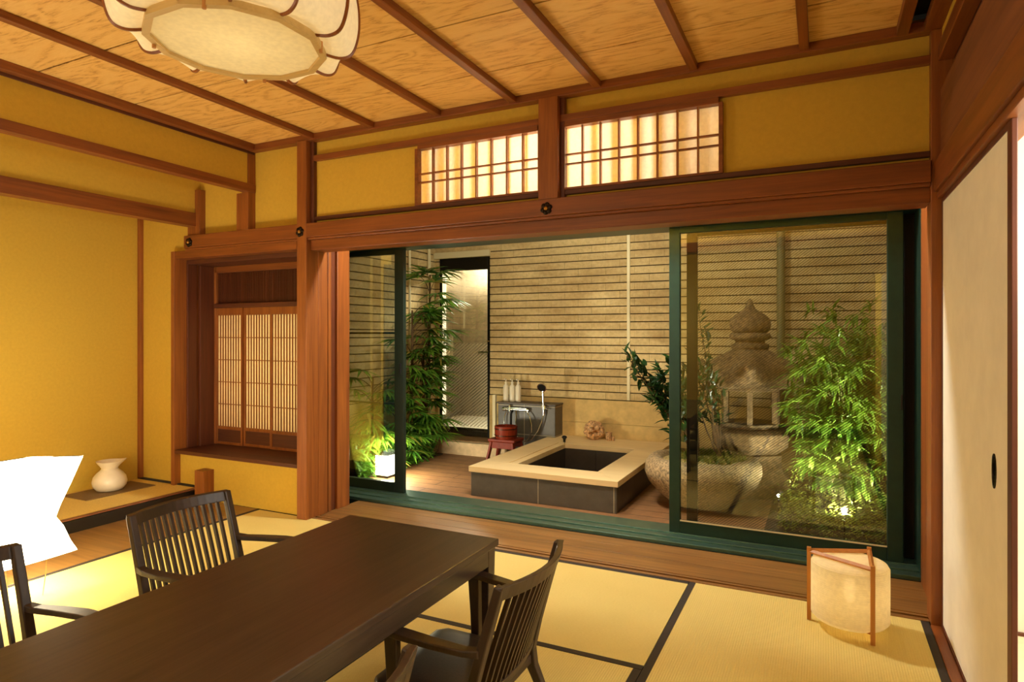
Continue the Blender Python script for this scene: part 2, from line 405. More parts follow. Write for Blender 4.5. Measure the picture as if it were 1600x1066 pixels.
# posts, beams
trim(M['wood_z'], (-3.205, -3.12, 3.222, 3.335, 0, 2.56))                   # post between alcove and opening
trim(M['dark_z'], (-3.12, -3.09, 3.26, 3.30, 2.0, 2.56))
trim(M['wood_z'], (-1.418, -1.302, 3.225, 3.30, 2.0, 2.56))                 # centre post above the lintel
trim(M['dark_z'], (-1.302, -1.275, 3.26, 3.30, 2.0, 2.56))
trim(M['wood_z'], (.418, .50, 3.24, 3.36, 0, 2.56))                          # corner post
trim(M['wood_x'], (-4.354, .418, 3.225, 3.30, 1.905, 2.0), (-4.354, .418, 3.235, 3.30, 1.89, 1.905), bevel=.004)   # long lintel board
trim(M['wood_x'], (-3.12, .418, 3.262, 3.40, 1.822, 1.89))
trim(M['dark_x'], (-3.09, .418, 3.265, 3.30, 2.022, 2.048))
trim(M['wood_x'], (-3.09, -1.418, 3.258, 3.30, 2.425, 2.462), bevel=.002)
trim(M['wood_x'], (-1.302, .418, 3.258, 3.30, 2.425, 2.462), bevel=.002)
trim(M['wood_x'], (-3.68, .43, 3.23, 3.30, 2.556, 2.60))                     # ceiling rim, back
trim(M['wood_y'], (-3.665, -3.61, -1.6, 3.23, 2.556, 2.60))                  # ceiling rim, left
trim(M['dark_y'], (-3.70, -3.665, -1.6, 3.28, 2.54, 2.60))
trim(M['wood_y'], (-3.73, -3.66, -1.6, 3.285, 2.268, 2.325))                 # alcove front beam
trim(M['wood_z'], (-3.80, -3.735, 3.235, 3.30, 2.0, 2.268), (-3.735, -3.67, 3.225, 3.30, 2.0, 2.56))
trim(M['wood_y'], (-4.33, -4.235, -1.6, 3.285, 2.065, 2.165))                # alcove inner beam
trim(M['wood_z'], (-4.25, -4.195, 3.24, 3.30, 2.0, 2.34), (-4.33, -4.25, 3.24, 3.30, 1.99, 2.07))
trim(M['wood_z'], (-4.965, -4.925, 3.262, 3.30, .09, 2.2))                   # corner trim in the alcove
# alcove platform and boards
pl = thing('display_platform', 'low black lacquered display platform topped with straw matting in the alcove', 'platform', (-4.6, .9, 0))
MB().box(-4.955, -4.238, -1.5, 3.285, 0, .078).build('base', M['lacquer'], pl, .002, origin=(-4.6, .9, 0))
MB().box(-4.95, -4.275, -1.5, 3.26, .078, .09).build('straw_top', M['straw'], pl, .001, origin=(-4.6, .9, 0))
MB().box(-4.275, -4.235, -1.5, 3.285, .083, .092).build('front_edge', M['lintel'], pl, .002, origin=(-4.6, .9, 0))
trim(M['border'], (-4.955, -4.275, 3.262, 3.29, .09, .10), bevel=0)
trim(M['floorwood'], (-4.25, -3.645, -1.6, 3.285, -.05, .0))
trim(M['wood_z'], (-4.20, -4.10, 3.20, 3.29, 0, .24))
# alcove window (shoin)
trim(M['wood_z'], (-4.515, -4.478, 3.235, 3.60, 0.09, 1.89))
trim(M['wood_x'], (-4.478, -3.225, 3.24, 3.34, 1.832, 1.89))
trim(M['dark_x'], (-4.478, -3.225, 3.24, 3.66, .335, .362))
trim(M['dark_z'], (-4.478, -4.46, 3.34, 3.42, .362, 1.832), (-4.478, -4.45, 3.445, 3.60, .362, 1.80))
trim(M['wood_z'], (-4.46, -4.425, 3.57, 3.62, .362, 1.80))
trim(M['dark_x'], (-4.47, -3.225, 3.34, 3.62, 1.80, 1.84))
trim(M['wood_x'], (-4.44, -3.225, 3.57, 3.62, 1.75, 1.80))
trim(M['dark_x'], (-4.44, -3.225, 3.56, 3.62, 1.465, 1.50))
struct('wall_alcove_side', MB().box(-3.225, -3.165, 3.335, 3.62, 0, 1.84), M['dark_z'])
struct('wall_alcove_back', MB().box(-4.60, -3.345, 3.80, 3.83, .2, 2.0).box(-4.60, -4.57, 3.62, 3.80, .2, 2.0).box(-3.375, -3.345, 3.64, 3.80, .2, 2.0)
       .box(-4.60, -3.345, 3.62, 3.80, 1.98, 2.0).box(-4.60, -3.345, 3.64, 3.80, .2, .22).box(-4.60, -4.44, 3.6, 3.62, .2, 2.0).box(-4.60, -3.3, 3.6, 3.62, 1.8, 2.0), M['plaster'])
win = [0]
def window(): win[0] += 1; return sempty('window_%d' % win[0])
# wicker panel above alcove shoji
wv_ = window()
g = MB()
for i in range(9): 
    z = 1.52+i*.027
    g.box(-4.43, -3.225, 3.592, 3.594, z, z+.004)
g.build('lattice', M['dark_x'], wv_)
g = MB()
x = -4.425
random.seed(3)
while x < -3.23:
    g.box(x, x+.003+.003*random.random(), 3.588, 3.592, 1.50, 1.75); x += .008+.012*random.random()
g.build('reed_screen', M['dark_z'], wv_)
MB().box(-4.43, -3.225, 3.597, 3.600, 1.50, 1.75).build('backing', M['dark_x'], wv_)
# alcove shoji panels
for k in range(4):
    x0 = -4.44+k*.304; x1 = x0+.304; y = 3.578 if k % 2 == 0 else 3.590
    s = window()
    fr = MB().box(x0, x0+.020, y, y+.018, .364, 1.465).box(x1-.020, x1, y, y+.018, .364, 1.465)
    fr.box(x0+.02, x1-.02, y, y+.018, 1.405, 1.465).box(x0+.02, x1-.02, y, y+.018, .485, .51).box(x0+.02, x1-.02, y, y+.018, .364, .385)
    fr.build('frame', M['wood_z'], s, .0015)
    MB().box(x0+.02, x1-.02, y+.006, y+.012, .385, .485).build('lower_board', M['dark_x'], s)
    l = MB()
    for i in range(8):
        xx = x0+.02+(i+1)*.264/9; l.box(xx-.0035, xx+.0035, y+.002, y+.010, .51, 1.405)
    for j in range(4):
        zz = .51+(j+1)*.895/5; l.box(x0+.02, x1-.02, y+.004, y+.011, zz-.0035, zz+.0035)
    l.build('lattice', M['wood_z'], s)
    MB().box(x0+.02, x1-.02, y+.0115, y+.0125, .51, 1.405).build('paper', M['alcove_paper'], s)
# transom shoji
for (x0, x1) in ((-2.27, -1.418), (-1.302, -.442)):
    s = window()
    fr = MB().box(x0, x0+.02, 3.262, 3.315, 2.048, 2.40).box(x1-.02, x1, 3.262, 3.315, 2.048, 2.40).box(x0+.02, x1-.02, 3.262, 3.315, 2.395, 2.425).box(x0+.02, x1-.02, 3.262, 3.315, 2.048, 2.06)
    fr.build('frame', M['wood_x'], s, .001)
    l = MB()
    for i in range(7):
        xx = x0+.02+(i+1)*(x1-x0-.04)/8; l.box(xx-.004, xx+.004, 3.276, 3.300, 2.06, 2.395)
    l.build('lattice', M['wood_z'], s)
    l = MB()
    for zz in (2.192, 2.245): l.box(x0+.02, x1-.02, 3.278, 3.298, zz-.004, zz+.004)
    l.build('crossbar', M['wood_x'], s)
    MB().box(x0+.02, x1-.02, 3.306, 3.308, 2.06, 2.395).build('paper', M['shoji'], s)
    l = MB()   # second grid behind the paper
    for i in range(7):
        xx = x0+.035+(i+1)*(x1-x0-.04)/8; l.box(xx-.008, xx+.008, 3.335, 3.352, 2.06, 2.395)
    l.build('outer_lattice', M['wood_z'], s)

# ceiling
cl = MB()
yy = 3.29-.42
edges = [3.30]
while yy > -1.6: edges.append(yy); yy -= .51
edges.append(-1.6)
for a, b2 in zip(edges, edges[1:]): cl.box(-3.67, .31, b2+.009, a, 2.60, 2.606)
struct('ceiling_backing', MB().box(-3.67, .33, -1.6, 3.3, 2.612, 2.63), M['black'])
cl.box(-5.0, -3.67, -1.6, 3.3, 2.60, 2.63)
struct('ceiling', cl, M['ceil'])
struct('ceiling_slot', MB().box(.33, .60, -1.6, 3.3, 2.66, 2.68), M['black'])
for k in range(7):
    x = -3.080+k*.5005
    trim(M['wood_y'], (x-.021, x+.021, -1.6, 3.235, 2.566, 2.60))
trim(M['wood_y'], (.290, .335, -1.6, 3.235, 2.556, 2.60))
trim(M['wood_y'], (.392, .458, -1.6, 3.235, 2.556, 2.60))
# right wall stack above the sliding doors
trim(M['wood_y'], (.428, .53, -1.6, 3.24, 1.86, 1.99))
trim(M['wood_y'], (.440, .53, -1.6, 3.24, 1.832, 1.86))
trim(M['lintel'], (.452, .50, -1.6, 3.24, 1.99, 2.30))
trim(M['dark_y'], (.50, .53, -1.6, 3.24, 1.99, 2.60))
trim(M['lintel'], (.470, .50, -1.6, 3.24, 2.315, 2.345))
trim(M['wood_y'], (.444, .50, -1.6, 3.24, 2.42, 2.492))
struct('wall_right', MB().box(.458, .50, -1.6, 3.24, 2.492, 2.56).box(.47, .50, -1.6, 3.24, 2.56, 2.64), M['plaster'])
trim(M['wood_y'], (.415, .456, -1.6, 3.24, -.05, .004))                      # threshold under fusuma
trim(M['wood_y'], (.456, .56, -1.6, 3.24, -.05, -.002))
# sliding doors (fusuma)
def fusuma(n, x0, x1, y0, y1, hy=None):
    d = sempty('door_%d' % n)
    MB().box(x0+.003, x1-.003, y0+.02, y1-.016, .02, 1.815).build('panel', M['fusuma'], d)
    f = MB().box(x0, x1, y0, y0+.045, .005, 1.832).box(x0, x1, y1-.018, y1, .005, 1.832).box(x0, x1, y0+.045, y1-.018, 1.812, 1.832).box(x0, x1, y0+.045, y1-.018, .005, .018)
    f.build('frame', M['dark_z'], d, .002)
    if hy:
        h = MB().rings([[(x0+.003-e, hy+ry*math.cos(2*PI*k/24), .845+rz*math.sin(2*PI*k/24)) for k in range(24)] for e, ry, rz in ((0, .024, .052), (.003, .024, .052), (.003, .018, .044), (-.0005, .016, .040))])
        h.build('pull_handle', M['bronze'], d, smooth=True)
    return d
fusuma(1, XR, XR+.014, 2.118, 3.235, 2.32)
fusuma(2, XR+.045, XR+.059, 2.45, 3.2)
struct('wall_right_near', MB().box(XR, XR+.05, -1.6, .9, 0, 1.84), M['plaster'])
# neighbouring room
struct('wall_next_room', MB().box(.54, 3.2, 3.3, 3.36, 0, 2.7).box(3.2, 3.26, -1.6, 3.36, 0, 2.7).box(.54, 3.2, -1.66, -1.6, 0, 2.7), M['fusuma'])
struct('ceiling_next_room', MB().box(.53, 3.26, -1.66, 3.36, 2.64, 2.7), M['ceil'])
struct('floor_next_room', MB().box(.56, 3.2, -1.6, 3.3, -.05, 0), plain('overlit_floor', (236, 226, 196), .7, var=.03))  # overexposed tatami: the strong light is put into the pale colour
struct('baseboard_next_room', MB().box(.56, 3.2, 3.285, 3.30, 0, .012), M['dark_x'])

# tatami mats
def mat(label, x0, x1, y0, y1, along):
    cx, cy = (x0+x1)/2, (y0+y1)/2; O = (cx, cy, 0)
    t = thing('tatami_mat', label, 'tatami mat', O, group=None)
    bw = .032; e = .0015
    if along == 'x':
        MB().box(x0+e, x1-e, y0+bw, y1-bw, -.05, 0).build('straw_surface', M['tatami_x'], t, origin=O)
        for a, b in ((y0+e, y0+bw), (y1-bw, y1-e)): MB().box(x0+e, x1-e, a, b, -.05, .0008).build('cloth_border', M['border'], t, origin=O)
    else:
        MB().box(x0+bw, x1-bw, y0+e, y1-e, -.05, 0).build('straw_surface', M['tatami_y'], t, origin=O)
        for a, b in ((x0+e, x0+bw), (x1-bw, x1-e)): MB().box(a, b, y0+e, y1-e, -.05, .0008).build('cloth_border', M['border'], t, origin=O)
    return t
mat('tatami mat with black border lying lengthwise along the window threshold, behind the dark table', -2.61, -.605, 2.335, 3.275, 'x')
mat('ribbed tatami mat under the small three-legged paper lantern in the right corner', -.605, .415, 1.36, 3.275, 'y')
mat('ribbed tatami mat at the bottom edge, under the slatted back of the right-hand chair', -1.64, -.605, .40, 2.335, 'y')
mat('brightly lit tatami mat between the glowing paper floor lamp and the wooden corner post', -3.64, -2.61, 1.30, 3.275, 'y')
mat('tatami mat under the near half of the glowing paper floor lamp', -3.64, -2.61, -.55, 1.30, 'y')
mat('tatami mat under the middle of the dark low table', -2.61, -1.64, .40, 2.335, 'y')
mat('tatami mat in the foreground right, below the one with the small paper lantern', -.605, .415, -.55, 1.36, 'y')
mat('tatami mat in front of the table, nearest to the camera', -2.53, -.605, -.55, .40, 'x')

# ------------------------------------------------------------------ veranda strip and window
struct('floor_veranda', MB().box(-3.14, .50, 3.36, 3.53, -.05, 0).box(-3.14, .50, 3.532, 3.655, -.05, 0).box(-3.14, .50, 3.657, 3.79, -.05, 0), M['floorwood'], .0015)
trim(M['floorwood'], (-3.12, .418, 3.275, 3.30, -.05, .003), (-3.12, .418, 3.302, 3.320, -.05, -.003), (-3.12, .418, 3.322, 3.340, -.05, .003), (-3.12, .418, 3.342, 3.359, -.05, -.003), bevel=.001)
trim(M['wood_z'], (-3.20, -3.118, 3.335, 3.425, 0, 2.0))
trim(M['wood_z'], (-3.185, -3.130, 3.445, 3.475, 0, 2.0), bevel=.002)
trim(M['dark_z'], (-3.20, -3.145, 3.42, 3.58, 0, 2.0), bevel=0)
trim(M['wood_z'], (-3.20, -3.122, 3.53, 3.66, 0, 2.0), (-3.27, -3.20, 3.58, 3.66, 0, 2.0))
trim(M['wood_z'], (.445, .50, 3.36, 3.78, -.02, 1.90))
struct('wall_veranda_left', MB().box(-3.34, -3.26, 3.60, 3.80, 0, 2.62).box(-3.34, -3.2, 3.36, 3.80, 1.97, 2.62), M['plaster'])
struct('wall_veranda_right', MB().box(.50, .54, 3.24, 4.15, -.05, 2.7), M['plaster'])
struct('wall_veranda_outer', MB().box(-4.6, .9, 3.80, 3.86, 1.94, 2.7), M['plaster'])
struct('ceiling_veranda', MB().box(-3.3, .54, 3.35, 3.80, 2.62, 2.66), M['ceil'])
# outer window frame
wf = window()
MB().box(-3.60, .50, 3.79, 3.86, .0, .022).box(-3.60, .50, 3.86, 3.93, 0, .03).box(-3.60, .50, 3.93, 4.10, -.02, .036).build('sill', M['sill'], wf, .003)
MB().box(-3.60, .50, 3.78, 3.79, -.045, .004).build('sill_shadow_strip', M['darkgreen'], wf)  # dark strip drawn where the shadow gap lies under the sill
MB().box(-3.60, .50, 3.86, 4.08, 1.905, 1.95).build('head_rail', M['green'], wf, .003)
MB().box(.445, .50, 3.79, 4.08, .03, 1.91).build('jamb', M['green'], wf, .003)
MB().box(.398, .445, 4.03, 4.08, .036, 1.91).build('dark_gap_block', M['black'], wf, .002)  # black box stands in for the unlit gap beside the right sash
MB().box(-3.66, -3.60, 3.86, 4.08, -.02, 1.95).build('jamb', M['green'], wf, .003)
def sash(x0, x1, y, zb, zt, sw, br, mat_=None, glass=True, hand=None, rw=None):
    s = window(); rw = rw or sw
    f = MB().box(x0, x0+sw, y, y+.035, zb, zt).box(x1-rw, x1, y, y+.035, zb, zt)
    f.box(x0+sw, x1-rw, y, y+.035, zb, zb+br).box(x0+sw, x1-rw, y, y+.035, zt-.045, zt)
    f.build('frame', mat_ or M['green'], s, .003)
    if glass: MB().box(x0+sw, x1-rw, y+.015, y+.020, zb+br, zt-.045).build('glass', M['glass'], s)
    return s
rs = sash(-.850, .385, 3.935, .036, 1.915, .066, .075, rw=.075)
MB().box(-.784, .310, 3.932, 3.935, .110, .118).build('glazing_bead', M['pale'], rs)
ls = sash(-3.70, -2.875, 3.985, .036, 1.915, .07, .075, mat_=M['darkgreen'], rw=.085)
MB().box(.372, .380, 3.925, 3.935, .85, .93).build('finger_pull', M['black'], rs)
MB().box(-2.905, -2.895, 3.975, 3.985, .95, 1.03).build('finger_pull', M['black'], ls)
# insect screen door behind the right sash
isd = window()
MB().box(-.765, -.70, 4.045, 4.07, .036, 1.90).box(.36, .40, 4.045, 4.07, .036, 1.90).box(-.70, .36, 4.045, 4.07, .036, .07).box(-.70, .36, 4.045, 4.07, 1.86, 1.90).build('frame', M['blackmetal'], isd, .002)
MB().box(-.70, .36, 4.055, 4.056, .07, 1.86).build('mesh', M['insect'], isd)
# screen bars behind left sash
isl = window()
MB().box(-3.62, -2.95, 4.05, 4.062, 1.255, 1.27).box(-3.62, -2.95, 4.05, 4.062, .70, .715).box(-2.95, -2.93, 4.05, 4.07, .04, 1.90).box(-3.60, -3.58, 4.05, 4.07, .04, 1.9).box(-3.6, -2.95, 4.05, 4.062, .04, .06).build('frame', M['blackmetal'], isl)
# curtain
cp = []
for i in range(25):
    u = i/24; cp.append((-3.150-.10*u+.020*math.sin(u*9*PI)*.5, 3.672+u*.10))
r0 = [(x, y, .01) for x, y in cp]; r1 = [(x-.002, y, 1.83) for x, y in cp]
c_ = MB(); c_.rings([r0, r1], close=False, cap=False)
co = c_.build('curtain', M['curtain'], smooth=True)
so = co.modifiers.new('s', 'SOLIDIFY'); so.thickness = .004
tag(co, 'dark green curtain bunched narrow at the left end of the window', 'curtain')

# nail covers
def nailcover(x, z, label):
    O = (x, 3.222, z); t = thing('nail_cover', label, 'nail cover', O, group='metal nail covers on the lintel board')
    p = MB()
    for k in range(6):
        a = 2*PI*k/6+.3
        cx, cz = .021*math.cos(a), .021*math.sin(a)
        p.rings([[(cx+r*math.cos(2*PI*j/10), yy, cz+r*1.05*math.sin(2*PI*j/10)) for j in range(10)] for r, yy in ((.014, .003), (.0135, -.005), (.007, -.010))])
    pp = p.build('petals', M['bronze'], t, smooth=True)
    MB().rings([[(r*math.cos(2*PI*j/14), yy, r*math.sin(2*PI*j/14)) for j in range(14)] for r, yy in ((.012, .0), (.011, -.012), (.007, -.016), (.002, -.018))]).build('bud', M['gold'], pp, smooth=True)
nailcover(-4.290, 1.945, 'bronze flower nail cover at the far left end of the lintel board')
nailcover(-3.175, 1.945, 'bronze flower nail cover on the gold corner post')
nailcover(-1.368, 1.945, 'bronze flower nail cover between the two lit transom windows')

# ------------------------------------------------------------------ dining table
tb = thing('low_dining_table', 'long dark-stained low dining table with four chairs around it', 'table', (-1.42, 1.25, 0))
O = (-1.42, 1.25, 0); tx0, tx1, ty0, ty1 = -1.768, -1.07, .42, 2.076
MB().box(tx0, tx1, ty0, ty1, .474, .50).build('table_top', M['table'], tb, .004, origin=O)
ap = MB()
ap.box(tx0+.012, tx0+.036, ty0+.05, ty1-.05, .412, .474).box(tx1-.036, tx1-.012, ty0+.05, ty1-.05, .412, .474)
ap.box(tx0+.05, tx1-.05, ty0+.012, ty0+.036, .412, .474).box(tx0+.05, tx1-.05, ty1-.036, ty1-.012, .412, .474)
ap.build('apron', M['table'], tb, .002, origin=O)
for sx in (0, 1):
    for sy in (0, 1):
        x = tx1-.036 if sx else tx0+.036; y = ty1-.036 if sy else ty0+.036
        dx = -1 if sx else 1
        MB().rings([[(x+a*h, y+b*h, z) for a, b in ((-1, -1), (1, -1), (1, 1), (-1, 1))] for h, z in ((.019, 0), (.022, .25), (.026, .474))]).build('leg', M['table'], tb, .003, origin=O)

# ------------------------------------------------------------------ chairs
def make_chair(label, loc, rz):
    t = thing('slatted_armchair', label, 'chair', loc, rz, 'low slatted armchairs around the dark table')
    W = .212
    def backx(z): return -.105*((z-.2)/.37)**1.1 if z > .2 else 0
    zt = .555
    # posts + rear legs
    for s in (-1, 1):
        path = [(-.085, s*(W+.004), 0), (-.045, s*(W+.002), .06), (-.008, s*W, .14), (0, s*W, .2), (backx(.3), s*W, .3), (backx(.42), s*(W), .42), (backx(.565), s*W, .568)]
        MB().sweep(path, [.024, .027, .03, .032, .03, .029, .028], [.024, .028, .034, .034, .030, .028, .026]).build('rear_leg', M['chairwood'], t, .004)
    # curved top rail
    rp = []; N = 14
    bow = lambda y: .050*(1-(y/W)**2)
    for z, th in ((.530, .0), (.570, .0)):
        for (d) in (-.009, .009):
            pass
    rr = []
    for i in range(N+1):
        y = -W-.012+(2*W+.024)*i/N; bx = -bow(max(-W, min(W, y)))
        rr.append([(backx(zz)+bx+d, y, zz) for zz, d in ((.528, -.010), (.528, .008), (.570, .008), (.572, -.012))])
    MB().rings(rr).build('top_rail', M['chairwood'], t, .003)
    rr = []
    for i in range(N+1):
        y = -W+.012+(2*W-.024)*i/N; bx = -bow(y)*.55
        rr.append([(backx(zz)+bx+d, y, zz) for zz, d in ((.205, -.010), (.205, .008), (.232, .008), (.232, -.010))])
    MB().rings(rr).build('lower_rail', M['chairwood'], t, .003)
    ns = 13
    for i in range(ns):
        y = -W+.014+(i+1)*(2*W-.028)/(ns+1)
        p = []
        for k in range(5):
            u = k/4; z = .225+u*.31
            p.append((backx(z)-bow(y)*(.55+.45*u), y, z))
        MB().sweep(p, .0115, .013).build('slat', M['chairwood'], t)
    # arms and front legs
    for s in (-1, 1):
        yo = s*(W+.030)
        p = [(backx(.39)+.005, s*(W+.004), .378), (.0, s*(W+.012), .376), (.10, s*(W+.024), .384), (.20, yo, .392), (.275, yo, .396)]
        MB().sweep(p, [.030, .034, .044, .048, .044], [.024, .02, .018, .018, .018]).build('armrest', M['chairwood'], t, .004)
        MB().sweep([(.215, yo, 0), (.222, yo, .12), (.226, yo, .25), (.232, yo, .388)], [.026, .028, .028, .026], [.030, .032, .034, .044], side=(0, 1, 0)).build('front_leg', M['chairwood'], t, .004)
    # seat
    sf = MB().box(-.01, .345, -W+.002, W-.002, .150, .180)
    sf.box(.205, .235, -W-.035, -W+.01, .150, .178).box(.205, .235, W-.01, W+.035, .150, .178)
    sf.build('seat_frame', M['chairwood'], t, .004)
    rg = []
    for z, i in ((.181, .004), (.190, 0), (.202, .004), (.212, .025), (.216, .07)):
        x0, x1, y0, y1 = .005+i, .352-i, -W+.008+i, W-.008-i; c = .03
        rg.append([(x0+c, y0, z), (x1-c, y0, z), (x1, y0+c, z), (x1, y1-c, z), (x1-c, y1, z), (x0+c, y1, z), (x0, y1-c, z), (x0, y0+c, z)])
    MB().rings(rg).build('cushion', M['cushion'], t, .004, smooth=True)
    return t
ch = make_chair('dark slatted armchair on the alcove side, beside the far end of the table', (-2.235, 1.725, 0), 0)
dup(ch, (-2.245, .925, 0), 0, 'dark slatted armchair at the left edge of the photo, beside the glowing paper lamp')
dup(ch, (-.885, 1.735, 0), PI, 'dark slatted armchair on the right of the table, fully in view with its cushioned seat')
dup(ch, (-.910, .93, 0), PI, 'dark slatted armchair nearest the camera on the right, only its back corner showing')

# ------------------------------------------------------------------ paper floor lamp
O = (-3.575, 1.67, 0)
fl = thing('paper_floor_lamp', 'large glowing white waisted paper floor lamp on thin wire legs', 'lamp', O)
def sq(h, z, a=0, n=6, tilt=0):
    pts = []
    c = [(-1, -1), (1, -1), (1, 1), (-1, 1)]
    for i in range(4):
        p, q = c[i], c[(i+1) % 4]
        for k in range(n):
            u = k/n; x = (p[0]+(q[0]-p[0])*u)*h; y = (p[1]+(q[1]-p[1])*u)*h
            pts.append((x*math.cos(a)-y*math.sin(a), x*math.sin(a)+y*math.cos(a), z+tilt*x+.002*math.sin(11*(x+y+z))))
    return pts
shd = MB().rings([sq(.225, .172), sq(.205, .22), sq(.182, .30), sq(.160, .345), sq(.172, .40, .02), sq(.203, .50, .03, tilt=.04), sq(.240, .618, .04, tilt=.10)], cap=False)
so_ = shd.build('paper_shade', M['lantern_paper'], fl)
MB().lathe([(.03, .34), (.05, .38), (.05, .43), (.02, .47)], 16).build('bulb', M['bulb'], fl, smooth=True)
for k in range(6):
    pass
for h, z in ((.224, .174), (.239, .616)):
    q = sq(h, z, .04 if z > .5 else 0, 1, tilt=.10 if z > .5 else 0); MB().tube(q+[q[0]], .0022, 6).build('wire_hoop', M['blackmetal'], so_)
for sx in (-1, 1):
    for sy in (-1, 1):
        MB().tube([(sx*.222, sy*.085, .176), (sx*.222, sy*.080, .09), (sx*.218, sy*.070, .001)], .0024, 6).build('leg', M['chrome'], fl)
cdp = [(.23-.05, -.25, .004), (.25, -.22, .004), (.27, -.16, .004), (.20, -.10, .004), (.12, -.12, .006)]
MB().tube(cdp, .003, 6).build('power_cord', M['blackmetal'], fl)

# ------------------------------------------------------------------ pitcher and mat
cm = MB().box(-4.90, -4.60, 2.66, 3.17, .0905, .096).build('table_runner', M['clothmat'], None, .001)
tag(cm, 'rectangular brown woven mat under the white pitcher on the alcove platform', 'mat')
O = (-4.755, 2.915, .0965)
pt = thing('pitcher', 'cream white ceramic pitcher with flared spout standing on the brown mat', 'pitcher', O)
n = 40; prof = [(.060, 0), (.085, .006), (.108, .035), (.114, .065), (.106, .100), (.085, .128), (.060, .150), (.052, .162), (.062, .180), (.082, .205), (.088, .216), (.083, .216), (.056, .182), (.046, .163), (.06, .14), (.07, .10)]
rg = []
for r, z in prof:
    ring = []
    for k in range(n):
        a = 2*PI*k/n; rr_ = r; zz = z
        if z > .165:
            d = max(0, math.cos(a-.9))**8; u = (z-.165)/.05
            rr_ = r*(1+.25*d*u); zz = z+.012*d*u
        ring.append((rr_*math.cos(a), rr_*math.sin(a), zz))
    rg.append(ring)
MB().rings(rg).build('body', M['ceramic'], pt, smooth=True)

# ------------------------------------------------------------------ andon lantern
O = (.103, 3.063, 0)
an = thing('three_legged_paper_lantern', 'small round ribbed paper lantern in a three-legged wooden frame on tatami', 'lamp', O)
P3 = [(-.157, .012), (.078, -.132), (.080, .122)]
for (px, py) in P3:
    d = Vector((px, py)).normalized()*0
    MB().rings([[(px*s_+a*.0085, py*s_+b_*.0085, z) for a, b_ in ((-1, -1), (1, -1), (1, 1), (-1, 1))] for s_, z in ((1.0, 0.0005), (1.0, .16), (1.0, .318), )]).build('post', M['bamboo'], an, .001)
for i in range(3):
    a = Vector(P3[i]+(0,)); b = Vector(P3[(i+1) % 3]+(0,))
    if i != 1 or True:
        MB().tube([a+Vector((0, 0, .300)), b+Vector((0, 0, .303))], .0095, 4).build('top_bar', M['bamboo'], an)
    MB().tube([a+Vector((0, 0, .042)), b+Vector((0, 0, .042))], .005, 4).build('lower_bar', M['bamboo'], an)
prof = [(.10, .034), (.138, .040), (.148, .052)]
zz = .052
while zz < .27: 
    prof += [(.150, zz+.002), (.1478, zz+.0045)]; zz += .0062
prof += [(.148, .272), (.142, .284), (.12, .289), (.06, .291), (.002, .292)]
MB().lathe(prof, 64, cap=False).build('paper_shade', M['andon_paper'], an, smooth=80)
MB().lathe([(.004, .10), (.018, .13), (.026, .17), (.018, .20), (.004, .21)], 16).build('bulb', M['bulb'], an, smooth=True)
MB().box(-.09, .09, -.004, .004, .085, .10).lathe([(.015, .092), (.015, .11)], 12).build('bulb_holder', M['bamboo'], an)

# ------------------------------------------------------------------ pendant lamp
O = (-1.66, 1.42, 2.165)
pn = thing('pendant_ceiling_lamp', 'large round petal-sided cream paper ceiling lamp with bent wooden ribs', 'lamp', O)
NP = 12; RB = .265; RO = .360
def pang(k): return 2*PI*(k+.5)/NP
# bottom disc
MB().lathe([(RB-.012, .004), (RB-.012, .008)], NP, ang=PI/NP).build('bottom_panel', M['pendant_paper'], pn)
ring = MB()
for k in range(NP):
    a0, a1 = pang(k), pang(k+1)
    for r0, r1, z0, z1 in ((RB-.018, RB+.004, -.006, .016),):
        ring.rings([[(r0*math.cos(a), r0*math.sin(a), z0), (r1*math.cos(a), r1*math.sin(a), z0), (r1*math.cos(a), r1*math.sin(a), z1), (r0*math.cos(a), r0*math.sin(a), z1)] for a in (a0, a1)])
ring.build('bottom_ring', M['ring'], pn)
rp0 = [(RB, .010), (RB+.045, .004), (RB+.080, .018), (RO+.004, .060), (RO+.012, .12), (RO+.006, .20), (RO-.02, .27), (RO-.08, .31)]
ribprof = []
for i in range(len(rp0)-1):
    p0, p1, p2, p3 = rp0[max(i-1, 0)], rp0[i], rp0[i+1], rp0[min(i+2, len(rp0)-1)]
    for j in range(4):
        t = j/4
        ribprof.append(tuple(.5*(2*b_+(c_2-a_)*t+(2*a_-5*b_+4*c_2-d_)*t*t+(3*b_-a_-3*c_2+d_)*t**3) for a_, b_, c_2, d_ in zip(p0, p1, p2, p3)))
ribprof.append(rp0[-1])
for k in range(NP):
    a = pang(k)
    MB().tube([(r*math.cos(a), r*math.sin(a), z) for r, z in ribprof], .0062, 6).build('rib', M['wood_z'], pn, smooth=True)
petal = MB()
for k in range(NP):
    a0, a1 = pang(k), pang(k+1); rows = []
    for (r, z) in ribprof:
        row = []
        for j in range(7):
            u = j/6; a = a0+(a1-a0)*u; sag = 1-(.055*math.sin(PI*u)) 
            row.append((r*sag*math.cos(a), r*sag*math.sin(a), z+.012*math.sin(PI*u)))
        rows.append(row)
    petal.rings(rows, close=False, cap=False)
petal.build('paper_petals', M['pendant_paper'], pn, smooth=True)
MB().lathe([(RO-.06, .31), (RO-.06, .33), (.12, .37), (.12, .40)], NP, ang=PI/NP).build('top_cover', M['bamboo'], pn)
for k in range(0, NP, 3):
    a = pang(k)+.26
    MB().tube([(RB*.97*math.cos(a), RB*.97*math.sin(a), -.016), (RB*.97*math.cos(a), RB*.97*math.sin(a), .02)], .006, 8).build('peg', M['bamboo'], pn)
MB().tube([(0, 0, .40), (0, 0, .435)], .02, 10).build('ceiling_mount', M['blackmetal'], pn)

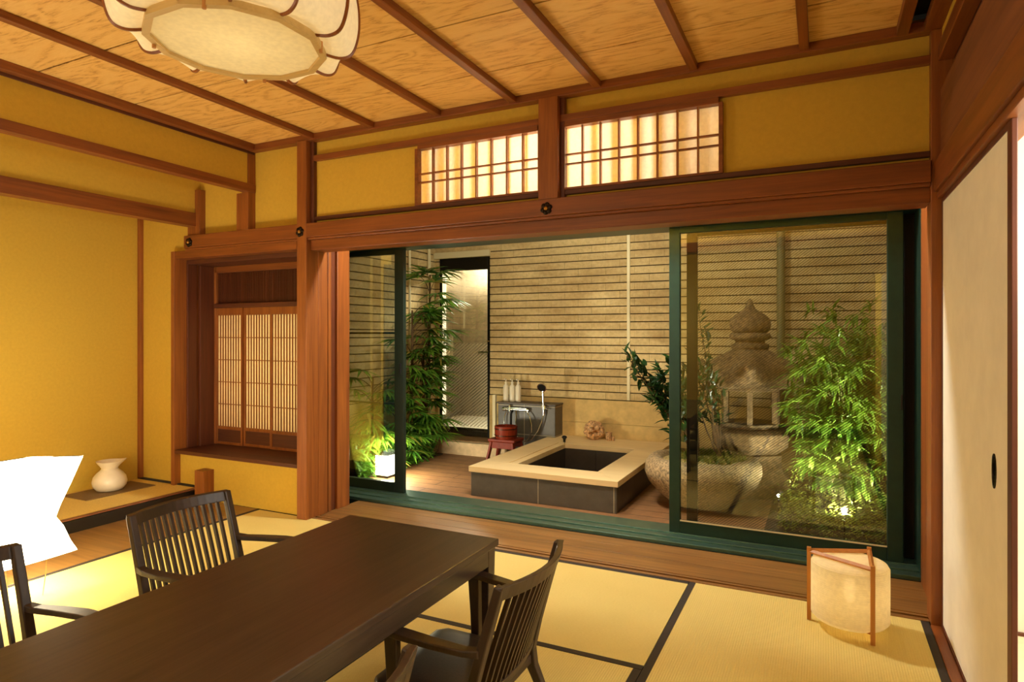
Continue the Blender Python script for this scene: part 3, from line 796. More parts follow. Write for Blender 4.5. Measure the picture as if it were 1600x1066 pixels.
# ------------------------------------------------------------------ courtyard shell
Z0 = -.05
struct('floor_deck', MB().box(-4.2, -2.30, 4.10, 6.35, Z0-.05, Z0).box(-1.52, 1.6, 4.10, 6.35, Z0-.05, Z0).box(-2.30, -1.52, 4.10, 4.66, Z0-.05, Z0).box(-2.30, -1.52, 5.80, 6.35, Z0-.05, Z0), M['deck'])
YW = 6.27
# brick wall made of real courses: bricks with deep dark joints
def brickwall(name, a0, a1, plane, pos, z0, z1, holes=(), sgn=1):
    m = MB(); row = 0; z = z0; H = .080
    while z < z1:
        x = a0-(.15 if row % 2 else 0)
        while x < a1:
            u0, u1 = max(a0, x), min(a1, x+.298); x += .30
            if u1-u0 < .02: continue
            zz1 = min(z+H-.011, z1)
            skip = False
            for h in holes:
                if u1 > h[0] and u0 < h[1] and zz1 > h[2] and z < h[3]:
                    if u0 < h[0]: u1 = h[0]
                    elif u1 > h[1]: u0 = h[1]
                    else: skip = True
            if skip or u1-u0 < .01: continue
            jd = random.uniform(-.0015, .0015)
            if plane == 'y': m.box(u0, u1, pos+jd, pos+.03, z, zz1)
            else: m.box(pos-.03, pos+jd, u0, u1, z, zz1)
        row += 1; z += H
    return struct(name, m, M['brick'])
dh = (-4.02, -3.345, -.1, 2.13)
brickwall('wall_garden_back', -4.10, 1.6, 'y', YW, .585, 3.0, [dh])
struct('wall_garden_backing', MB().box(-4.6, dh[0], YW+.014, YW+.1, Z0, 3.1).box(dh[1], 1.6, YW+.014, YW+.1, Z0, 3.1).box(dh[0], dh[1], YW+.014, YW+.1, dh[3], 3.1), M['brickfill'])
struct('wall_garden_plinth', MB().box(dh[1], 1.6, YW-.012, YW+.014, Z0, .335).box(dh[1], 1.6, YW-.012, YW+.014, .338, .575).box(-4.10, dh[0], YW-.01, YW+.014, Z0, .575), M['render'])
brickwall('wall_garden_left', 4.1, 6.27, 'x', -4.07, .585, 3.0)
struct('wall_garden_left_backing', MB().box(-4.2, -4.085, 4.03, 6.3, Z0, 3.1), M['brickfill'])
struct('wall_garden_left_plinth', MB().box(-4.085, -4.06, 4.05, 6.27, Z0, .575), M['render'])
struct('wall_garden_right', MB().box(1.2, 1.26, 3.86, 6.3, Z0, 3.0), M['render'])
struct('wall_garden_house', MB().box(.54, 1.3, 3.86, 3.92, Z0, 3.0), M['brickfill'])
trim(M['pale'], (-1.775, -1.745, YW-.012, YW+.01, .585, 3.0), bevel=.002)
trim(M['pale'], (dh[0]-.06, dh[1], YW-.03, YW+.012, dh[3], dh[3]+.07), bevel=.002)
pipe = MB().tube([(-.34, YW-.045, .3), (-.34, YW-.045, 3.0)], .035, 16).build('drainpipe', plain('pipe_green_grey', (122, 116, 70), .6), smooth=True)
tag(pipe, 'grey-green vertical drainpipe on the brick wall behind the stone lantern', 'pipe')
g_ = MB().tube([(-4.045, 6.10, .10), (-4.045, 6.10, 3.0)], .018, 12).tube([(-4.045, 6.10, .12), (-4.045, 6.10, .62)], .026, 12).build('drainpipe', M['pale'], smooth=True)
tag(g_, 'slim pale conduit pipe in the brick corner just left of the shower door', 'pipe')
g_ = MB().tube([(-4.045, 5.72, .6), (-4.045, 5.72, 3.0)], .014, 12).build('drainpipe', M['pale'], smooth=True)
tag(g_, 'slim pale conduit pipe rising behind the palm fronds on the left brick wall', 'pipe')
# shower room
struct('wall_shower_back', MB().box(-4.7, -2.9, 7.40, 7.46, Z0, 2.7), M['showertile'])
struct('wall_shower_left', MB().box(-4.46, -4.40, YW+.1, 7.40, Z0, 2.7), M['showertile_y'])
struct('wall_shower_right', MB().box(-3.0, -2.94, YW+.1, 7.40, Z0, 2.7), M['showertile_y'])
struct('ceiling_shower', MB().box(-4.46, -2.94, YW+.1, 7.46, 2.45, 2.5), M['pale'])
struct('floor_shower', MB().box(-4.40, -3.0, 6.44, 7.40, .12, .16), plain('white_tray', (214, 208, 190), .4))
struct('floor_shower_riser', MB().box(-4.40, -3.0, 6.42, 6.44, Z0, .16), plain('polished_riser', (150, 150, 140), .06, .9))
struct('floor_shower_entry', MB().box(-4.40, -3.0, YW+.02, 6.42, Z0, .03), M['darktile_x'])
dr = sempty('door_3')
MB().box(dh[0], dh[0]+.03, YW+.02, YW+.07, .04, dh[3]).box(dh[1]-.045, dh[1], YW+.02, YW+.07, .04, dh[3]).box(dh[0]+.03, dh[1]-.045, YW+.02, YW+.07, dh[3]-.14, dh[3]).build('frame', M['blackmetal'], dr, .002)
MB().box(dh[0]+.035, dh[1]-.05, YW+.035, YW+.043, .05, dh[3]-.14).build('glass', M['glass2'], dr)
MB().box(dh[0]+.035, dh[1]-.05, YW+.032, YW+.033, .20, 1.15).build('wired_film', M['wired'], dr)
MB().box(dh[0]+.032, dh[0]+.075, YW+.025, YW+.034, .32, dh[3]-.15).build('stile_highlight', M['strip'], dr)  # frame edge glows to imitate light falling on it
MB().box(dh[1]-.15, dh[1]-.02, YW+.0, YW+.012, 1.045, 1.06).tube([(dh[1]-.03, YW+.035, 1.053), (dh[1]-.03, YW-.01, 1.053)], .011, 10).build('lever_handle', M['chrome'], dr)
MB().lathe([(.018, 0), (.018, .012)], 14, (dh[1]-.028, YW+.01, 1.17)).build('lock', M['chrome'], dr)
sh = thing('rain_shower_head', 'round ceiling shower head inside the tiled shower room', 'shower head', (-3.86, 6.95, 2.10))
MB().lathe([(.115, 0), (.115, .012), (.03, .028)], 32).build('head', M['chrome'], sh, smooth=True)
MB().tube([(0, 0, .02), (0, 0, .35)], .012, 10).build('pipe', M['chrome'], sh)
sf = thing('shower_shelf', 'small white shelf fixed on the left shower wall', 'shelf', (-4.37, 6.95, 1.12))
MB().box(-.03, .06, -.11, .11, -.16, -.15).box(-.03, .06, -.11, -.10, -.16, .16).box(-.03, .06, .10, .11, -.16, .16).box(-.03, .06, -.11, .11, .15, .16).build('frame', M['whiteplastic'], sf)
def bottle(label, loc, h=.19, r=.03, group=None):
    t = thing('pump_bottle', label, 'bottle', loc, group=group)
    MB().lathe([(r*.93, 0), (r, .006), (r, h*.72), (r*.8, h*.80), (r*.42, h*.85), (r*.42, h*.9)], 20).build('body', M['whiteplastic'], t, smooth=True)
    pu = MB().lathe([(r*.48, h*.9), (r*.48, h*.97), (r*.2, h*.98), (r*.2, h*1.10)], 14).build('pump', M['whiteplastic'], t, smooth=True)
    MB().tube([(0, 0, h*1.10), (0, -r*.4, h*1.13), (.0, -r*1.3, h*1.10)], r*.2, 8).build('nozzle', M['whiteplastic'], pu, smooth=True)
    return t
for i, nm in enumerate(('nearest the shower door glass', 'in the middle', 'farthest from the door')):
    bottle('small pump bottle on the shelf inside the shower room, %s' % nm, (-4.355, 6.87+i*.07, .972), .15, .022, 'pump bottles on the shower shelf')
# step
st = MB().box(-3.95, -2.95, 5.90, YW, Z0, .085)
struct('trim_step', st, M['step'], .004)
trim(M['floorwood'], (-3.95, -2.95, 6.0, YW, .085, .09), bevel=0)

# ------------------------------------------------------------------ washing block with mixer, bottles, stool, bucket
bx = thing('stone_washing_counter', 'grey slate-tiled washing counter against the brick wall beside the bath', 'counter', (-2.80, 6.15, Z0))
O = (-2.80, 6.15, Z0)
MB().box(-3.13, -2.47, 6.05, YW-.014, Z0+.001, .515).build('body', M['greytile'], bx, .004, origin=O)
MB().box(-3.145, -2.46, 6.035, YW-.014, .515, .53).build('top', plain('slate_top', (84, 70, 54), .5, var=.1), bx, .003, origin=O)
trim(M['pale'], (-3.20, -3.165, 6.05, 6.09, Z0, .60), bevel=.002)
for i, x in enumerate((-3.075, -3.00, -2.93)):
    bottle(('white pump bottle on the slate counter, left one of the three', 'white pump bottle on the slate counter, middle one of the three', 'white pump bottle on the slate counter, right one of the three')[i], (x, 6.13, .531), .215, .031, 'white pump bottles on the slate counter')
mxr = thing('bath_mixer_tap', 'chrome bath mixer tap on the front of the slate counter', 'tap', (-2.92, 6.03, .46))
bar_ = MB().tube([(-.11, 0, 0), (.13, 0, 0)], .016, 14).lathe([(.02, -.03), (.02, .03)], 14, (-.06, .0, .01)).build('bar', M['chrome'], mxr, smooth=True)
for x in (-.125, .145): MB().tube([(x-.015, 0, 0), (x+.02, 0, 0)], .022, 14).build('knob', M['chrome'], bar_, smooth=True)
MB().tube([(-.02, -.01, -.01), (-.02, -.05, -.04), (-.02, -.055, -.2), (-.02, -.05, -.28)], .012, 10).build('spout', M['blackmetal'], mxr, smooth=True)
MB().box(-.12, .14, -.02, .02, .012, .02).build('shelf_plate', M['chrome'], mxr, .002)
MB().tube([(-.09, -.01, -.01), (-.115, -.02, -.08), (-.12, -.02, -.24)], .005, 8).tube([(.02, -.01, -.01), (.02, -.02, -.12), (.03, -.02, -.24)], .005, 8).build('inlet_pipe', M['chrome'], mxr, smooth=True)
hs = thing('hand_shower', 'chrome hand shower standing on its bracket at the right end of the slate counter', 'shower head', (-2.585, 6.02, .40))
MB().tube([(0, 0, .02), (.0, -.005, .15), (-.003, -.015, .27)], [.011, .012, .014], 12).build('handle', M['chrome'], hs, smooth=True)
hd = MB(); hd.tube([(-.003, -.045, .305), (-.003, -.005, .325)], [.050, .034], 28); hdo = hd.build('head', M['chrome'], hs, smooth=40)
MB().tube([(-.003, -.048, .3035), (-.003, -.0455, .3048)], .040, 24).build('spray_plate', M['blackmetal'], hdo)
MB().box(-.02, .02, -.01, .032, .08, .12).tube([(.02, 0, .09), (.05, 0, .08)], .008, 8).build('bracket', M['chrome'], hs, .003)
hp = []
for i in range(25):
    u = i/24; a = -PI*.0+u*PI*1.12
    hp.append((-.005-.12+.125*math.cos(a)*1.0, -.02, -.06-.19*math.sin(a)+.10*(1-u)*0+u*.05))
hp = [(0, 0, .03), (-.004, -.01, -.03)]+[(-.13+.125*math.cos(a), -.03, -.06-.21*math.sin(a)) for a in [i*PI/16 for i in range(0, 15)]]
hp += [(-.262, -.03, .0), (-.255, -.02, .04)]
# big loop: from handle down, round, back up to the mixer's right end
hp = [(0, 0, .03), (-.02, -.01, -.05), (-.06, -.02, -.15), (-.12, -.03, -.235), (-.19, -.035, -.27), (-.25, -.035, -.25), (-.285, -.035, -.22)]
hp2 = [(-.19, -.012, .05), (-.15, -.02, .0), (-.125, -.03, -.08), (-.125, -.03, -.16), (-.16, -.035, -.23), (-.21, -.035, -.265), (-.27, -.035, -.24)]
MB().tube(hp, .006, 8).build('hose', M['chrome'], hs, smooth=True)
MB().tube(hp2, .006, 8).build('hose', M['chrome'], hs, smooth=True)
# stool
S = (-2.90, 5.78, Z0)
stl = thing('bath_stool', 'small red-brown wooden bath stool in front of the slate counter', 'stool', S)
MB().rings([[(a*hx, b_*hy, z) for a, b_ in ((-1, -1), (1, -1), (1, 1), (-1, 1))] for hx, hy, z in ((.140, .11, .215), (.150, .115, .225), (.150, .115, .245))]).build('seat', M['red'], stl, .004)
for sx in (-1, 1):
    for sy in (-1, 1):
        MB().sweep([(sx*.160, sy*.115, 0), (sx*.118, sy*.085, .218)], .05, .022, side=(0, 1, 0)).build('leg', M['red'], stl, .003)
MB().box(-.125, .125, -.10, -.085, .150, .215).build('apron', M['red'], stl, .003)
MB().box(-.125, .125, .085, .10, .150, .215).build('apron', M['red'], stl, .003)
bk = thing('wooden_bucket', 'round red-brown wooden bath bucket sitting on the bath stool', 'bucket', (-2.90, 5.78, Z0+.2455))
m_ = MB(); rg = []
for r, z in ((.104, 0), (.112, .035), (.116, .125), (.106, .125), (.100, .03), (.02, .028)):
    rg.append([((r+.0012*(k % 3 == 0))*math.cos(2*PI*k/36), (r+.0012*(k % 3 == 0))*math.sin(2*PI*k/36), z) for k in range(36)])
stv = m_.rings(rg).build('staves', M['red'], bk, smooth=30)
for z in (.03, .095): MB().lathe([(.115, z), (.1185, z), (.1185, z+.008), (.115, z+.008)], 36, cap=False).build('hoop', M['bronze'], stv)

# ------------------------------------------------------------------ bathtub
bt = thing('sunken_bathtub', 'square bathtub with pale wooden rim and dark slate-tiled sides on the deck', 'bathtub', (-1.94, 5.3, Z0))
O = (-1.94, 5.3, Z0)
X0, X1, Y0, Y1, ZT = -2.565, -1.325, 4.44, YW-.014, .19; a0, a1, b0, b1 = -2.25, -1.565, 4.70, 5.77
def mit(p): return MB().rings(p)
zb = ZT-.045
def rimseg(c1, c2, c3, c4): # outer edge c1->c2, inner edge c3<-c4
    return [[(c[0], c[1], zb) for c in (c1, c2, c3, c4)], [(c[0], c[1], ZT) for c in (c1, c2, c3, c4)]]
OA, OB, OC, OD = (X0, Y0), (X1, Y0), (X1, Y1), (X0, Y1); IA, IB, IC, ID = (a0, b0), (a1, b0), (a1, b1), (a0, b1)
for nm, q in (('front', (OA, OB, IB, IA)), ('right', (OB, OC, IC, IB)), ('back', (OC, OD, ID, IC)), ('left', (OD, OA, IA, ID))):
    MB().rings(rimseg(*q)).build('rim_board', M['hinoki'], bt, .003, origin=O)
MB().box(a0-.085, a0-.07, b0+.01, b1, ZT, ZT+.006).build('rim_batten', M['hinoki'], bt, .001, origin=O)
MB().box(X0+.015, X1-.015, Y0+.015, Y0+.05, Z0+.001, zb-.001).build('front_panel', M['greytile'], bt, .002, origin=O)
MB().box(X1-.05, X1-.015, Y0+.05, Y1-.0, Z0+.001, zb-.001).build('side_panel', M['darktile_y'], bt, .002, origin=O)
MB().box(X0+.015, X0+.05, Y0+.05, Y1-.0, Z0+.001, zb-.001).build('side_panel', M['darktile_y'], bt, .002, origin=O)
zf = -.045
for a in (a0-.01, a1): MB().box(a, a+.01, b0, b1, zf-.3, zb-.001).build('basin_side', M['darktile_y'], bt, origin=O)
for a in (b0-.01, b1): MB().box(a0, a1, a, a+.01, zf-.3, zb-.001).build('basin_end', M['darktile_x'], bt, origin=O)
MB().box(a0, a1, b0, b1, zf-.3, zf-.29).build('basin_floor', M['darktile_x'], bt, origin=O)
dp = thing('bath_drain_plug', 'small dark pull knob on the bath rim at the far left corner of the basin', 'knob', (-2.29, 5.85, ZT))
MB().lathe([(.012, 0), (.012, .02), (.018, .035), (.028, .045), (.02, .06), (.003, .064)], 16).build('knob', M['blackmetal'], dp, smooth=True)
MB().tube([(0, 0, .004), (.03, -.06, .004), (.035, -.09, .002)], .004, 8).build('chain', M['chrome'], dp)
# carved spout figure
import math as _m
sg = thing('carved_stone_spout', 'knobbly brown carved stone figure with holes at the back of the bath rim', 'ornament', (-2.08, 6.13, ZT))
bm = bmesh.new(); bmesh.ops.create_icosphere(bm, subdivisions=5, radius=1)
for v in bm.verts:
    p = v.co.copy(); q = Vector((p.x*.105, p.y*.07, .088+p.z*.095))
    nz = noise.noise(p*2.6)*.018+noise.noise(p*6)*.009
    for hx, hz, hr in ((.048, .075, .032), (-.02, .06, .022), (.015, .12, .016), (-.065, .10, .016)):
        if q.y < 0:
            d = math.hypot(q.x-hx, q.z-hz)
            if d < hr: nz -= .05*(1-(d/hr)**3)
    q += p.normalized()*nz
    q.z = max(q.z, 0.0); v.co = q
me = bpy.data.meshes.new('figure'); bm.to_mesh(me); bm.free(); me.materials.append(M['statue'])
for p in me.polygons: p.use_smooth = True
fo = bpy.data.objects.new('figure', me); col.objects.link(fo); fo.parent = sg
cup = thing('carved_stone_spout', 'tiny carved stone piece standing just right of the larger figure on the bath rim', 'ornament', (-1.925, 6.14, ZT))
MB().lathe([(.028, 0), (.034, .03), (.03, .06), (.034, .078), (.026, .078), (.022, .05)], 14).build('body', M['statue'], cup, smooth=True)
MB().lathe([(.012, 0), (.016, .03), (.01, .045)], 10, (.048, -.01, 0)).build('foot', M['statue'], cup, smooth=True)

# ------------------------------------------------------------------ stone basin with shrub
B = (-.83, 5.0, Z0)
bo = thing('stone_planter_bowl', 'wide rough granite bowl planter standing right of the bathtub', 'planter', B)
prof = [(.15, 0), (.20, .004), (.24, .03), (.33, .10), (.41, .19), (.435, .26), (.425, .32), (.385, .362), (.34, .372), (.31, .366), (.29, .33)]
rg = []
for r, z in prof:
    rg.append([((r+.012*noise.noise(Vector((math.cos(2*PI*k/56)*2, math.sin(2*PI*k/56)*2, z*6))))*math.cos(2*PI*k/56), (r+.012*noise.noise(Vector((math.cos(2*PI*k/56)*2, math.sin(2*PI*k/56)*2, z*6))))*math.sin(2*PI*k/56), z+(.008*noise.noise(Vector((k*.3, z*5, 1))) if z > .02 else 0)) for k in range(56)])
MB().rings(rg).build('bowl', M['basin_stone'], bo, smooth=True)
MB().lathe([(.30, .335), (.2, .35), (.1, .36), (.02, .365)], 32).build('soil', M['moss'], bo, smooth=True)

def leaf(mb, p, d, up, L, W, curl=.25, seg=3):
    d = d.normalized(); s = d.cross(up)
    if s.length < 1e-3: s = d.orthogonal()
    s.normalize(); u = s.cross(d)
    b = len(mb.v); prev = None
    for i in range(seg+1):
        t = i/seg; w = W*.5*math.sin(PI*(.12+.88*t)**.8) if i < seg else 0.0008
        c = p+d*L*t-u*curl*L*t*t
        mb.v += [tuple(c-s*w+u*w*.3), tuple(c), tuple(c+s*w+u*w*.3)]
    for i in range(seg):
        q = b+i*3
        mb.f += [(q, q+1, q+4, q+3), (q+1, q+2, q+5, q+4)]
def rv(a=1): return Vector((random.uniform(-a, a), random.uniform(-a, a), random.uniform(-a, a)))
def shrub(root, base, tips, leafn, L, W, mat, stemmat, rs=.007, spread=.10, droop=.2):
    """tips: list of world points the branches reach; leaves along the last half"""
    st = MB(); lf = MB(); B0 = Vector(base)
    for tp in tips:
        T = Vector(tp); mid = (B0+T)/2+rv(.05)+Vector((0, 0, -.04))
        P = []
        for i in range(9):
            t = i/8; P.append(B0*(1-t)**2+mid*2*t*(1-t)+T*t*t+rv(.006))
        st.tube(P, [rs*(1-.75*i/8) for i in range(9)], 5)
        for i in range(leafn):
            t = random.uniform(.45, 1.02); k = min(int(t*8), 7); p = P[k].lerp(P[k+1], min(1, t*8-k))
            dirn = (P[k+1]-P[k]).normalized()+rv(1.1); dirn.z -= droop*random.random()
            tw = p+rv(spread)*random.random()
            if (tw-p).length > .03: st.tube([p, (p+tw)/2+rv(.008), tw], .0016, 3, cap=False)
            leaf(lf, tw, dirn, Vector((0, 0, 1))+rv(.5), L*random.uniform(.7, 1.2), W*random.uniform(.8, 1.2))
    o = root.location
    fixleaf(st, 'stems', stemmat, root, o); fixleaf(lf, 'leaves', mat, root, o)
random.seed(11)
b1 = (-.74, 5.02, Z0+.35)
s1 = thing('potted_shrub', 'dark glossy-leaved shrub growing out of the granite bowl beside the bath', 'shrub', b1)
tips = [(-1.42, 4.98, 1.10), (-1.30, 5.05, 1.0), (-1.15, 4.95, .98), (-1.22, 5.1, .86), (-1.05, 5.0, 1.05), (-1.0, 4.9, .84), (-1.12, 5.0, .72), (-.93, 5.1, .98), (-.95, 4.98, .70)]
shrub(s1, (-.86, 5.0, Z0+.35), tips, 62, .095, .036, M['leaf_dark'], M['stem'], .010, .07, .1)
s2 = thing('potted_shrub', 'thin airy stems of a shrub seen through glass left of the stone lantern', 'shrub', (-.66, 5.05, Z0+.35))
tips = [(-.86, 5.0, 1.45), (-.80, 5.05, 1.30), (-.92, 5.1, 1.20), (-.78, 4.95, 1.05), (-.95, 5.0, 1.0), (-.72, 5.05, .85)]
shrub(s2, (-.70, 5.05, Z0+.35), tips, 34, .075, .028, M['leaf_dark'], M['stem'], .008, .07, .1)
s3 = MB(); random.seed(5)
for i in range(500):
    a = random.uniform(0, 2*PI); r = .25*math.sqrt(random.random())
    p = Vector((-.76+r*math.cos(a), 5.04+r*math.sin(a), Z0+.35)); leaf(s3, p, rv(1)+Vector((0, 0, .9)), Vector((0, 0, 1))+rv(.6), .05, .02)
o = fixleaf(s3, 'bowl_groundcover', M['leaf_ground'], None, (-.76, 5.04, Z0+.35)); tag(o, 'low ground cover leaves around the shrub stems in the granite bowl', 'ground cover'); o['kind'] = 'stuff'

# ------------------------------------------------------------------ stone lantern
L0 = (-.545, 5.62, Z0)
sl = thing('stone_garden_lantern', 'large weathered stone garden lantern with onion-shaped finial behind the glass', 'stone lantern', L0)
def hexring(r, z, a=.62): return [(r*math.cos(a+2*PI*k/6), r*math.sin(a+2*PI*k/6), z) for k in range(6)]
MB().rings([hexring(.34, 0), hexring(.35, .13), hexring(.30, .18), hexring(.27, .27), hexring(.28, .33)]).build('foot', M['stone_l'], sl, .012)
MB().rings([hexring(.24, .33), hexring(.33, .40), hexring(.34, .50), hexring(.29, .53)]).build('platform', M['stone_l'], sl, .012)
MB().rings([hexring(.25, .53), hexring(.25, .575)]).build('fire_box_base', M['stone_l'], sl, .006)
for k in range(6):
    a = .62+2*PI*k/6
    MB().rings([[(.225*math.cos(a)+.032*math.cos(q), .225*math.sin(a)+.032*math.sin(q), z) for q in (PI/4+a, 3*PI/4+a, 5*PI/4+a, 7*PI/4+a)] for z in (.575, .84)]).build('fire_box_pillar', M['stone_l'], sl, .006)
MB().rings([hexring(.26, .84), hexring(.26, .89)]).build('fire_box_top', M['stone_l'], sl, .006)
# roof with upswept corners
rg = []; nn = 36
def roofring(rc, rm, zc, zm):
    out = []
    for k in range(nn):
        a = 2*PI*k/nn; u = abs(math.cos(3*(a-.62)))**2.2
        out.append(((rm+(rc-rm)*u)*math.cos(a), (rm+(rc-rm)*u)*math.sin(a), zm+(zc-zm)*u))
    return out
rg = [roofring(.22, .20, .88, .88), roofring(.40, .33, .885, .865), roofring(.465, .37, .945, .875), roofring(.475, .375, 1.0, .925), roofring(.43, .345, 1.045, .985), roofring(.35, .29, 1.085, 1.05), roofring(.25, .21, 1.13, 1.12), roofring(.135, .135, 1.18, 1.18)]
roof_ = MB().rings(rg).build('roof', M['stone_l'], sl, smooth=60)
for k in range(6):
    a = .62+2*PI*k/6
    c = Vector((.445*math.cos(a), .445*math.sin(a), 1.0)); d = Vector((math.cos(a), math.sin(a), 0))
    MB().tube([c+d*-.05+Vector((0, 0, -.01)), c+d*.02+Vector((0, 0, .0)), c+d*.035+Vector((0, 0, .035)), c+d*.01+Vector((0, 0, .055)), c+d*-.015+Vector((0, 0, .04))], [.052, .05, .042, .034, .02], 10).build('roof_corner_curl', M['stone_l'], roof_, smooth=True)
MB().lathe([(.135, 1.175), (.15, 1.19), (.15, 1.22), (.12, 1.23), (.115, 1.25), (.155, 1.262), (.168, 1.285), (.155, 1.31), (.13, 1.315)], 28).build('finial_collar', M['stone_l'], sl, smooth=60)
MB().lathe([(.125, 1.31), (.155, 1.34), (.165, 1.38), (.155, 1.43), (.12, 1.465), (.075, 1.49), (.045, 1.515), (.028, 1.55), (.018, 1.585), (.004, 1.60)], 28).build('finial', M['stone_l'], sl, smooth=60)

# ------------------------------------------------------------------ planting on the right
bed = MB(); N = 26; rows = []
for i in range(N+1):
    row = []
    for j in range(N+1):
        x = -.35+1.53*i/N; y = 4.35+1.9*j/N
        e = min(i, j, N-i, N-j)/3
        row.append((x, y, Z0+.002+min(1, e)*(.05+.025*noise.noise(Vector((x*4, y*4, 0))))))
    rows.append(row)
bed.rings(rows, close=False, cap=False)
bo_ = bed.build('garden_bed', M['soil'], smooth=True); tag(bo_, 'dark soil bed under the bright plants behind the right window', 'garden bed')
struct('floor_garden', MB().box(-1.2, .6, 4.2, 4.26, Z0, Z0+.004), M['step'])
random.seed(21)
def bamboo(label, base, H, n, seedv, lean=(0, 0), L=.11, W=.021, cat='shrub', mat='leaf_bamboo'):
    random.seed(seedv)
    r = thing('bright_leafed_shrub', label, cat, base, group='uplit shrubs behind the right window')
    st = MB(); lf = MB(); Bv = Vector(base)
    for c in range(n):
        a = random.uniform(0, 2*PI); h = H*random.uniform(.6, 1.05)
        T = Bv+Vector((lean[0]+.22*math.cos(a), lean[1]+.22*math.sin(a), h))
        B_ = Bv+Vector((.04*math.cos(a), .04*math.sin(a), 0)); mid = (B_+T)/2+Vector((-.03*math.cos(a), 0, .05))
        P = [B_*(1-t)**2+mid*2*t*(1-t)+T*t*t+rv(.008) for t in [i/9 for i in range(10)]]
        st.tube(P, [.0055*(1-.7*i/9) for i in range(10)], 5)
        for i in range(3, 10):
            for q in range(3):
                e = P[i]+Vector((random.uniform(-.14, .14), random.uniform(-.14, .14), random.uniform(-.02, .10)))
                st.tube([P[i], (P[i]+e)/2+Vector((0, 0, .012)), e], .0014, 3, cap=False)
                for z in range(8):
                    d = (e-P[i]).normalized()+rv(.9); d.z -= .45
                    leaf(lf, e+rv(.02), d, Vector((0, 0, 1))+rv(.3), L*random.uniform(.6, 1.25), W*random.uniform(.8, 1.3), .35)
    fixleaf(st, 'canes', M['cane'], r, base); fixleaf(lf, 'leaves', M[mat], r, base)
    return r
bamboo('brightest uplit green shrub, centre of the garden behind the right window', (.13, 5.02, 0), 1.18, 13, 1, (-.05, 0), .12, .024)
bamboo('tall leaning leafy shrub right of the stone lantern, tips reaching over the brick wall', (.10, 5.5, 0), 1.36, 11, 2, (.04, 0))
bamboo('green shrub at the right end of the garden, beside the dark window frame', (.42, 5.1, 0), 1.25, 12, 3, (.05, 0))
bamboo('smaller shrub with wide leaves low behind the spotlights', (.22, 4.98, 0), .62, 7, 4, (-.02, 0), .10, .036)
gc = MB(); random.seed(8)
for i in range(4200):
    x = random.uniform(-.40, .75); y = random.uniform(4.36, 5.3); h = .34*abs(noise.noise(Vector((x*4, y*4, 3))))*2+.04
    if x < -.25+.2*noise.noise(Vector((y*3, 0, 0))): continue
    p = Vector((x, y, Z0+.04+random.random()*h)); d = rv(1); d.z = abs(d.z)*.6
    leaf(gc, p, d, Vector((0, 0, 1))+rv(.6), random.uniform(.025, .05), random.uniform(.010, .018), .2, 2)
gco = fixleaf(gc, 'ground_cover', M['leaf_ground'], None, (.1, 4.8, Z0)); tag(gco, 'low small-leaved ground cover spreading around the garden spotlights', 'ground cover'); gco['kind'] = 'stuff'
for (x, y, z, lb) in ((-.277, 4.80, .125, 'small round garden spotlight on a stake nearer the stone lantern'), (.120, 4.42, .150, 'brightest round garden spotlight on a stake at the right of the garden')):
    t = thing('garden_spotlight', lb, 'spotlight', (x, y, Z0+.03), group='garden spotlights on stakes')
    zz = z-Z0-.03
    MB().tube([(0, 0, 0), (0, 0, zz-.03)], .006, 8).build('stake', M['blackmetal'], t)
    MB().tube([(0, .02, zz-.012), (0, .035, zz+.02)], [.022, .028], 16).build('housing', M['blackmetal'], t, smooth=40)
    MB().lathe([(.004, -.012), (.012, -.006), (.014, 0), (.012, .006), (.004, .012)], 14, (0, .012, zz)).build('lens', M['spotface'], t, smooth=True)

# ------------------------------------------------------------------ palms at the left wall
def frond(st, lf, ly, base, target, n=9, L=.32, droop=.38):
    B0, T = Vector(base), Vector(target)
    mid = (B0+T)/2+Vector((0, 0, .06))
    P = [B0*(1-t)**2+mid*2*t*(1-t)+T*t*t for t in [i/5 for i in range(6)]]
    st.tube(P, [.006, .005, .004, .004, .003, .003], 5)
    d0 = (P[-1]-P[-3]).normalized(); s = d0.cross(Vector((0, 0, 1)))
    if s.length < .1: s = Vector((0, 1, 0))
    s.normalize(); u = s.cross(d0)
    for i in range(n):
        a = -1.5+3.0*i/(n-1)
        d = d0*math.cos(a)+s*math.sin(a)+u*random.uniform(-.12, .12)
        leaf(ly if random.random() < .12 else lf, T, d, u+rv(.15), L*random.uniform(.75, 1.1)*(1-.25*abs(a)/1.25), .033, droop*random.uniform(.6, 1.3), 5)
def palm(label, base, zlo, zhi, nf, seedv, R=.26, lean=.08, L=.30, ymod=.28):
    random.seed(seedv)
    r = thing('fan_palm', label, 'palm', base, group='fan palms along the left garden wall')
    st, lf, ly = MB(), MB(), MB(); B_ = Vector(base)
    top = B_+Vector((lean, 0, zhi-base[2]-.05))
    st.tube([B_, (B_+top)/2+Vector((.02, .01, 0)), top], [.020, .016, .010], 8)
    for i in range(nf):
        t = (i+.5)/nf; z = zlo+(zhi-zlo)*t
        tr = B_+(top-B_)*((z-base[2]-.06)/(zhi-base[2])); a = random.uniform(-1.7, 1.7)
        T = Vector((tr.x+R*math.cos(a)*random.uniform(.4, 1.0), tr.y+ymod*math.sin(a), z+random.uniform(-.03, .05)))
        frond(st, lf, ly, tr, T, random.choice((11, 12, 13, 14)), L)
    fixleaf(st, 'stalks', M['stem'], r, base); fixleaf(lf, 'fronds', M['leaf_palm'], r, base); fixleaf(ly, 'yellow_fronds', M['leaf_yellow'], r, base)
palm('tallest fan palm, its fronds overlapping the shower door corner', (-3.90, 5.78, Z0), 1.2, 1.95, 14, 31, .22, .08, .36, .16)
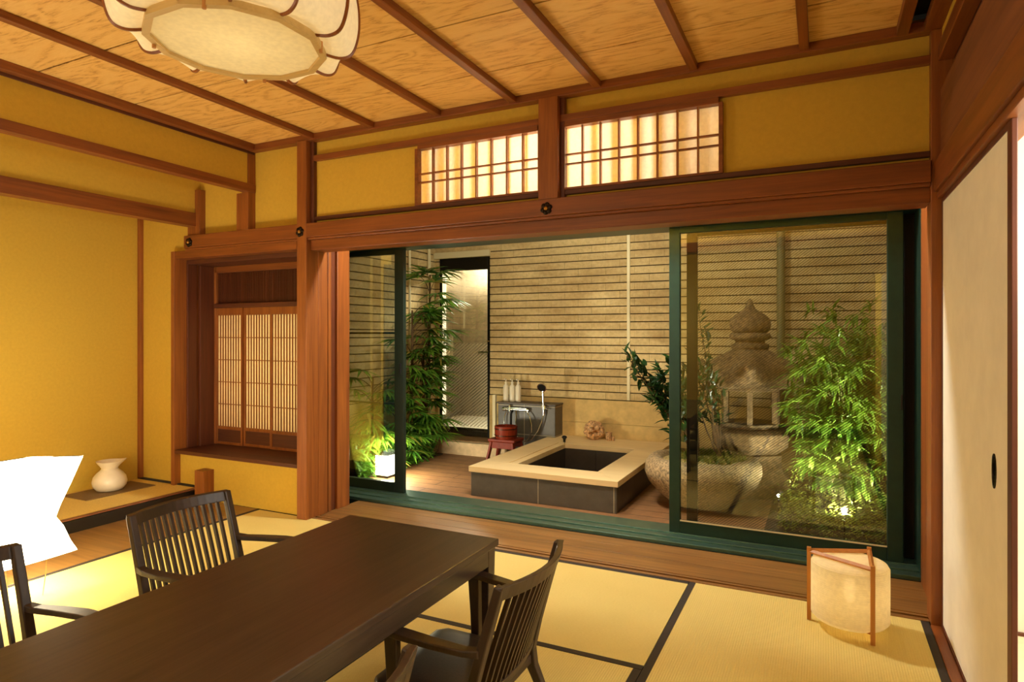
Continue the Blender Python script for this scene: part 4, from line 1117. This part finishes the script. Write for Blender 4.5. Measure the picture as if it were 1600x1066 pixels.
palm('fan palm in the middle of the left planting, just right of the window stile', (-3.86, 5.42, Z0), .6, 1.55, 26, 32, .26, .06, .31, .2)
palm('bushy low fan palm left of the stone step', (-3.84, 5.62, Z0), .15, 1.15, 34, 33, .26, .04, .29, .16)
palm('short fan palm at deck level at the foot of the left planting', (-3.84, 5.15, Z0), .05, .70, 24, 34, .26, .04, .26)
palm('fan palm seen through the left sash glass above the box light', (-3.88, 4.78, Z0), .25, .9, 20, 35, .24)
fr = MB(); random.seed(40)
for i in range(1300):
    p = Vector((random.uniform(-3.90, -3.68), random.uniform(4.35, 5.68), Z0+random.random()*.35)); d = rv(1)+Vector((.5, 0, .5))
    leaf(fr, p, d, Vector((0, 0, 1))+rv(.5), random.uniform(.08, .17), random.uniform(.016, .035), .4)
fo_ = fixleaf(fr, 'undergrowth', M['leaf_palm'], None, (-3.9, 5.0, Z0)); tag(fo_, 'dense leafy undergrowth filling the foot of the left garden wall', 'undergrowth'); fo_['kind'] = 'stuff'
struct('floor_left_bed', MB().box(-4.07, -3.70, 4.10, 5.85, Z0-.02, Z0+.01), M['soil'])
# rock at the step
bm = bmesh.new(); bmesh.ops.create_icosphere(bm, subdivisions=4, radius=1)
for v in bm.verts:
    p = v.co.copy(); v.co = Vector((p.x*.11, p.y*.12, .08+p.z*.12))*(1+.25*noise.noise(p*1.7)); v.co.z = max(0, v.co.z)
me = bpy.data.meshes.new('garden_rock'); bm.to_mesh(me); bm.free(); me.materials.append(M['stone_l'])
ro = bpy.data.objects.new('garden_rock', me); col.objects.link(ro); ro.location = (-3.86, 5.84, Z0+.01); tag(ro, 'brown rock between the palms and the stone step', 'rock')
# box light
bl = thing('garden_box_light', 'square white glowing box light standing on the deck behind the left window', 'lamp', (-3.60, 4.72, Z0+.001))
MB().box(-.075, .075, -.075, .075, 0, .02).box(-.075, .075, -.075, .075, .20, .212).build('frame', M['blackmetal'], bl, .002)
MB().box(-.068, .068, -.068, .068, .02, .20).build('glowing_panel', M['boxglow'], bl)
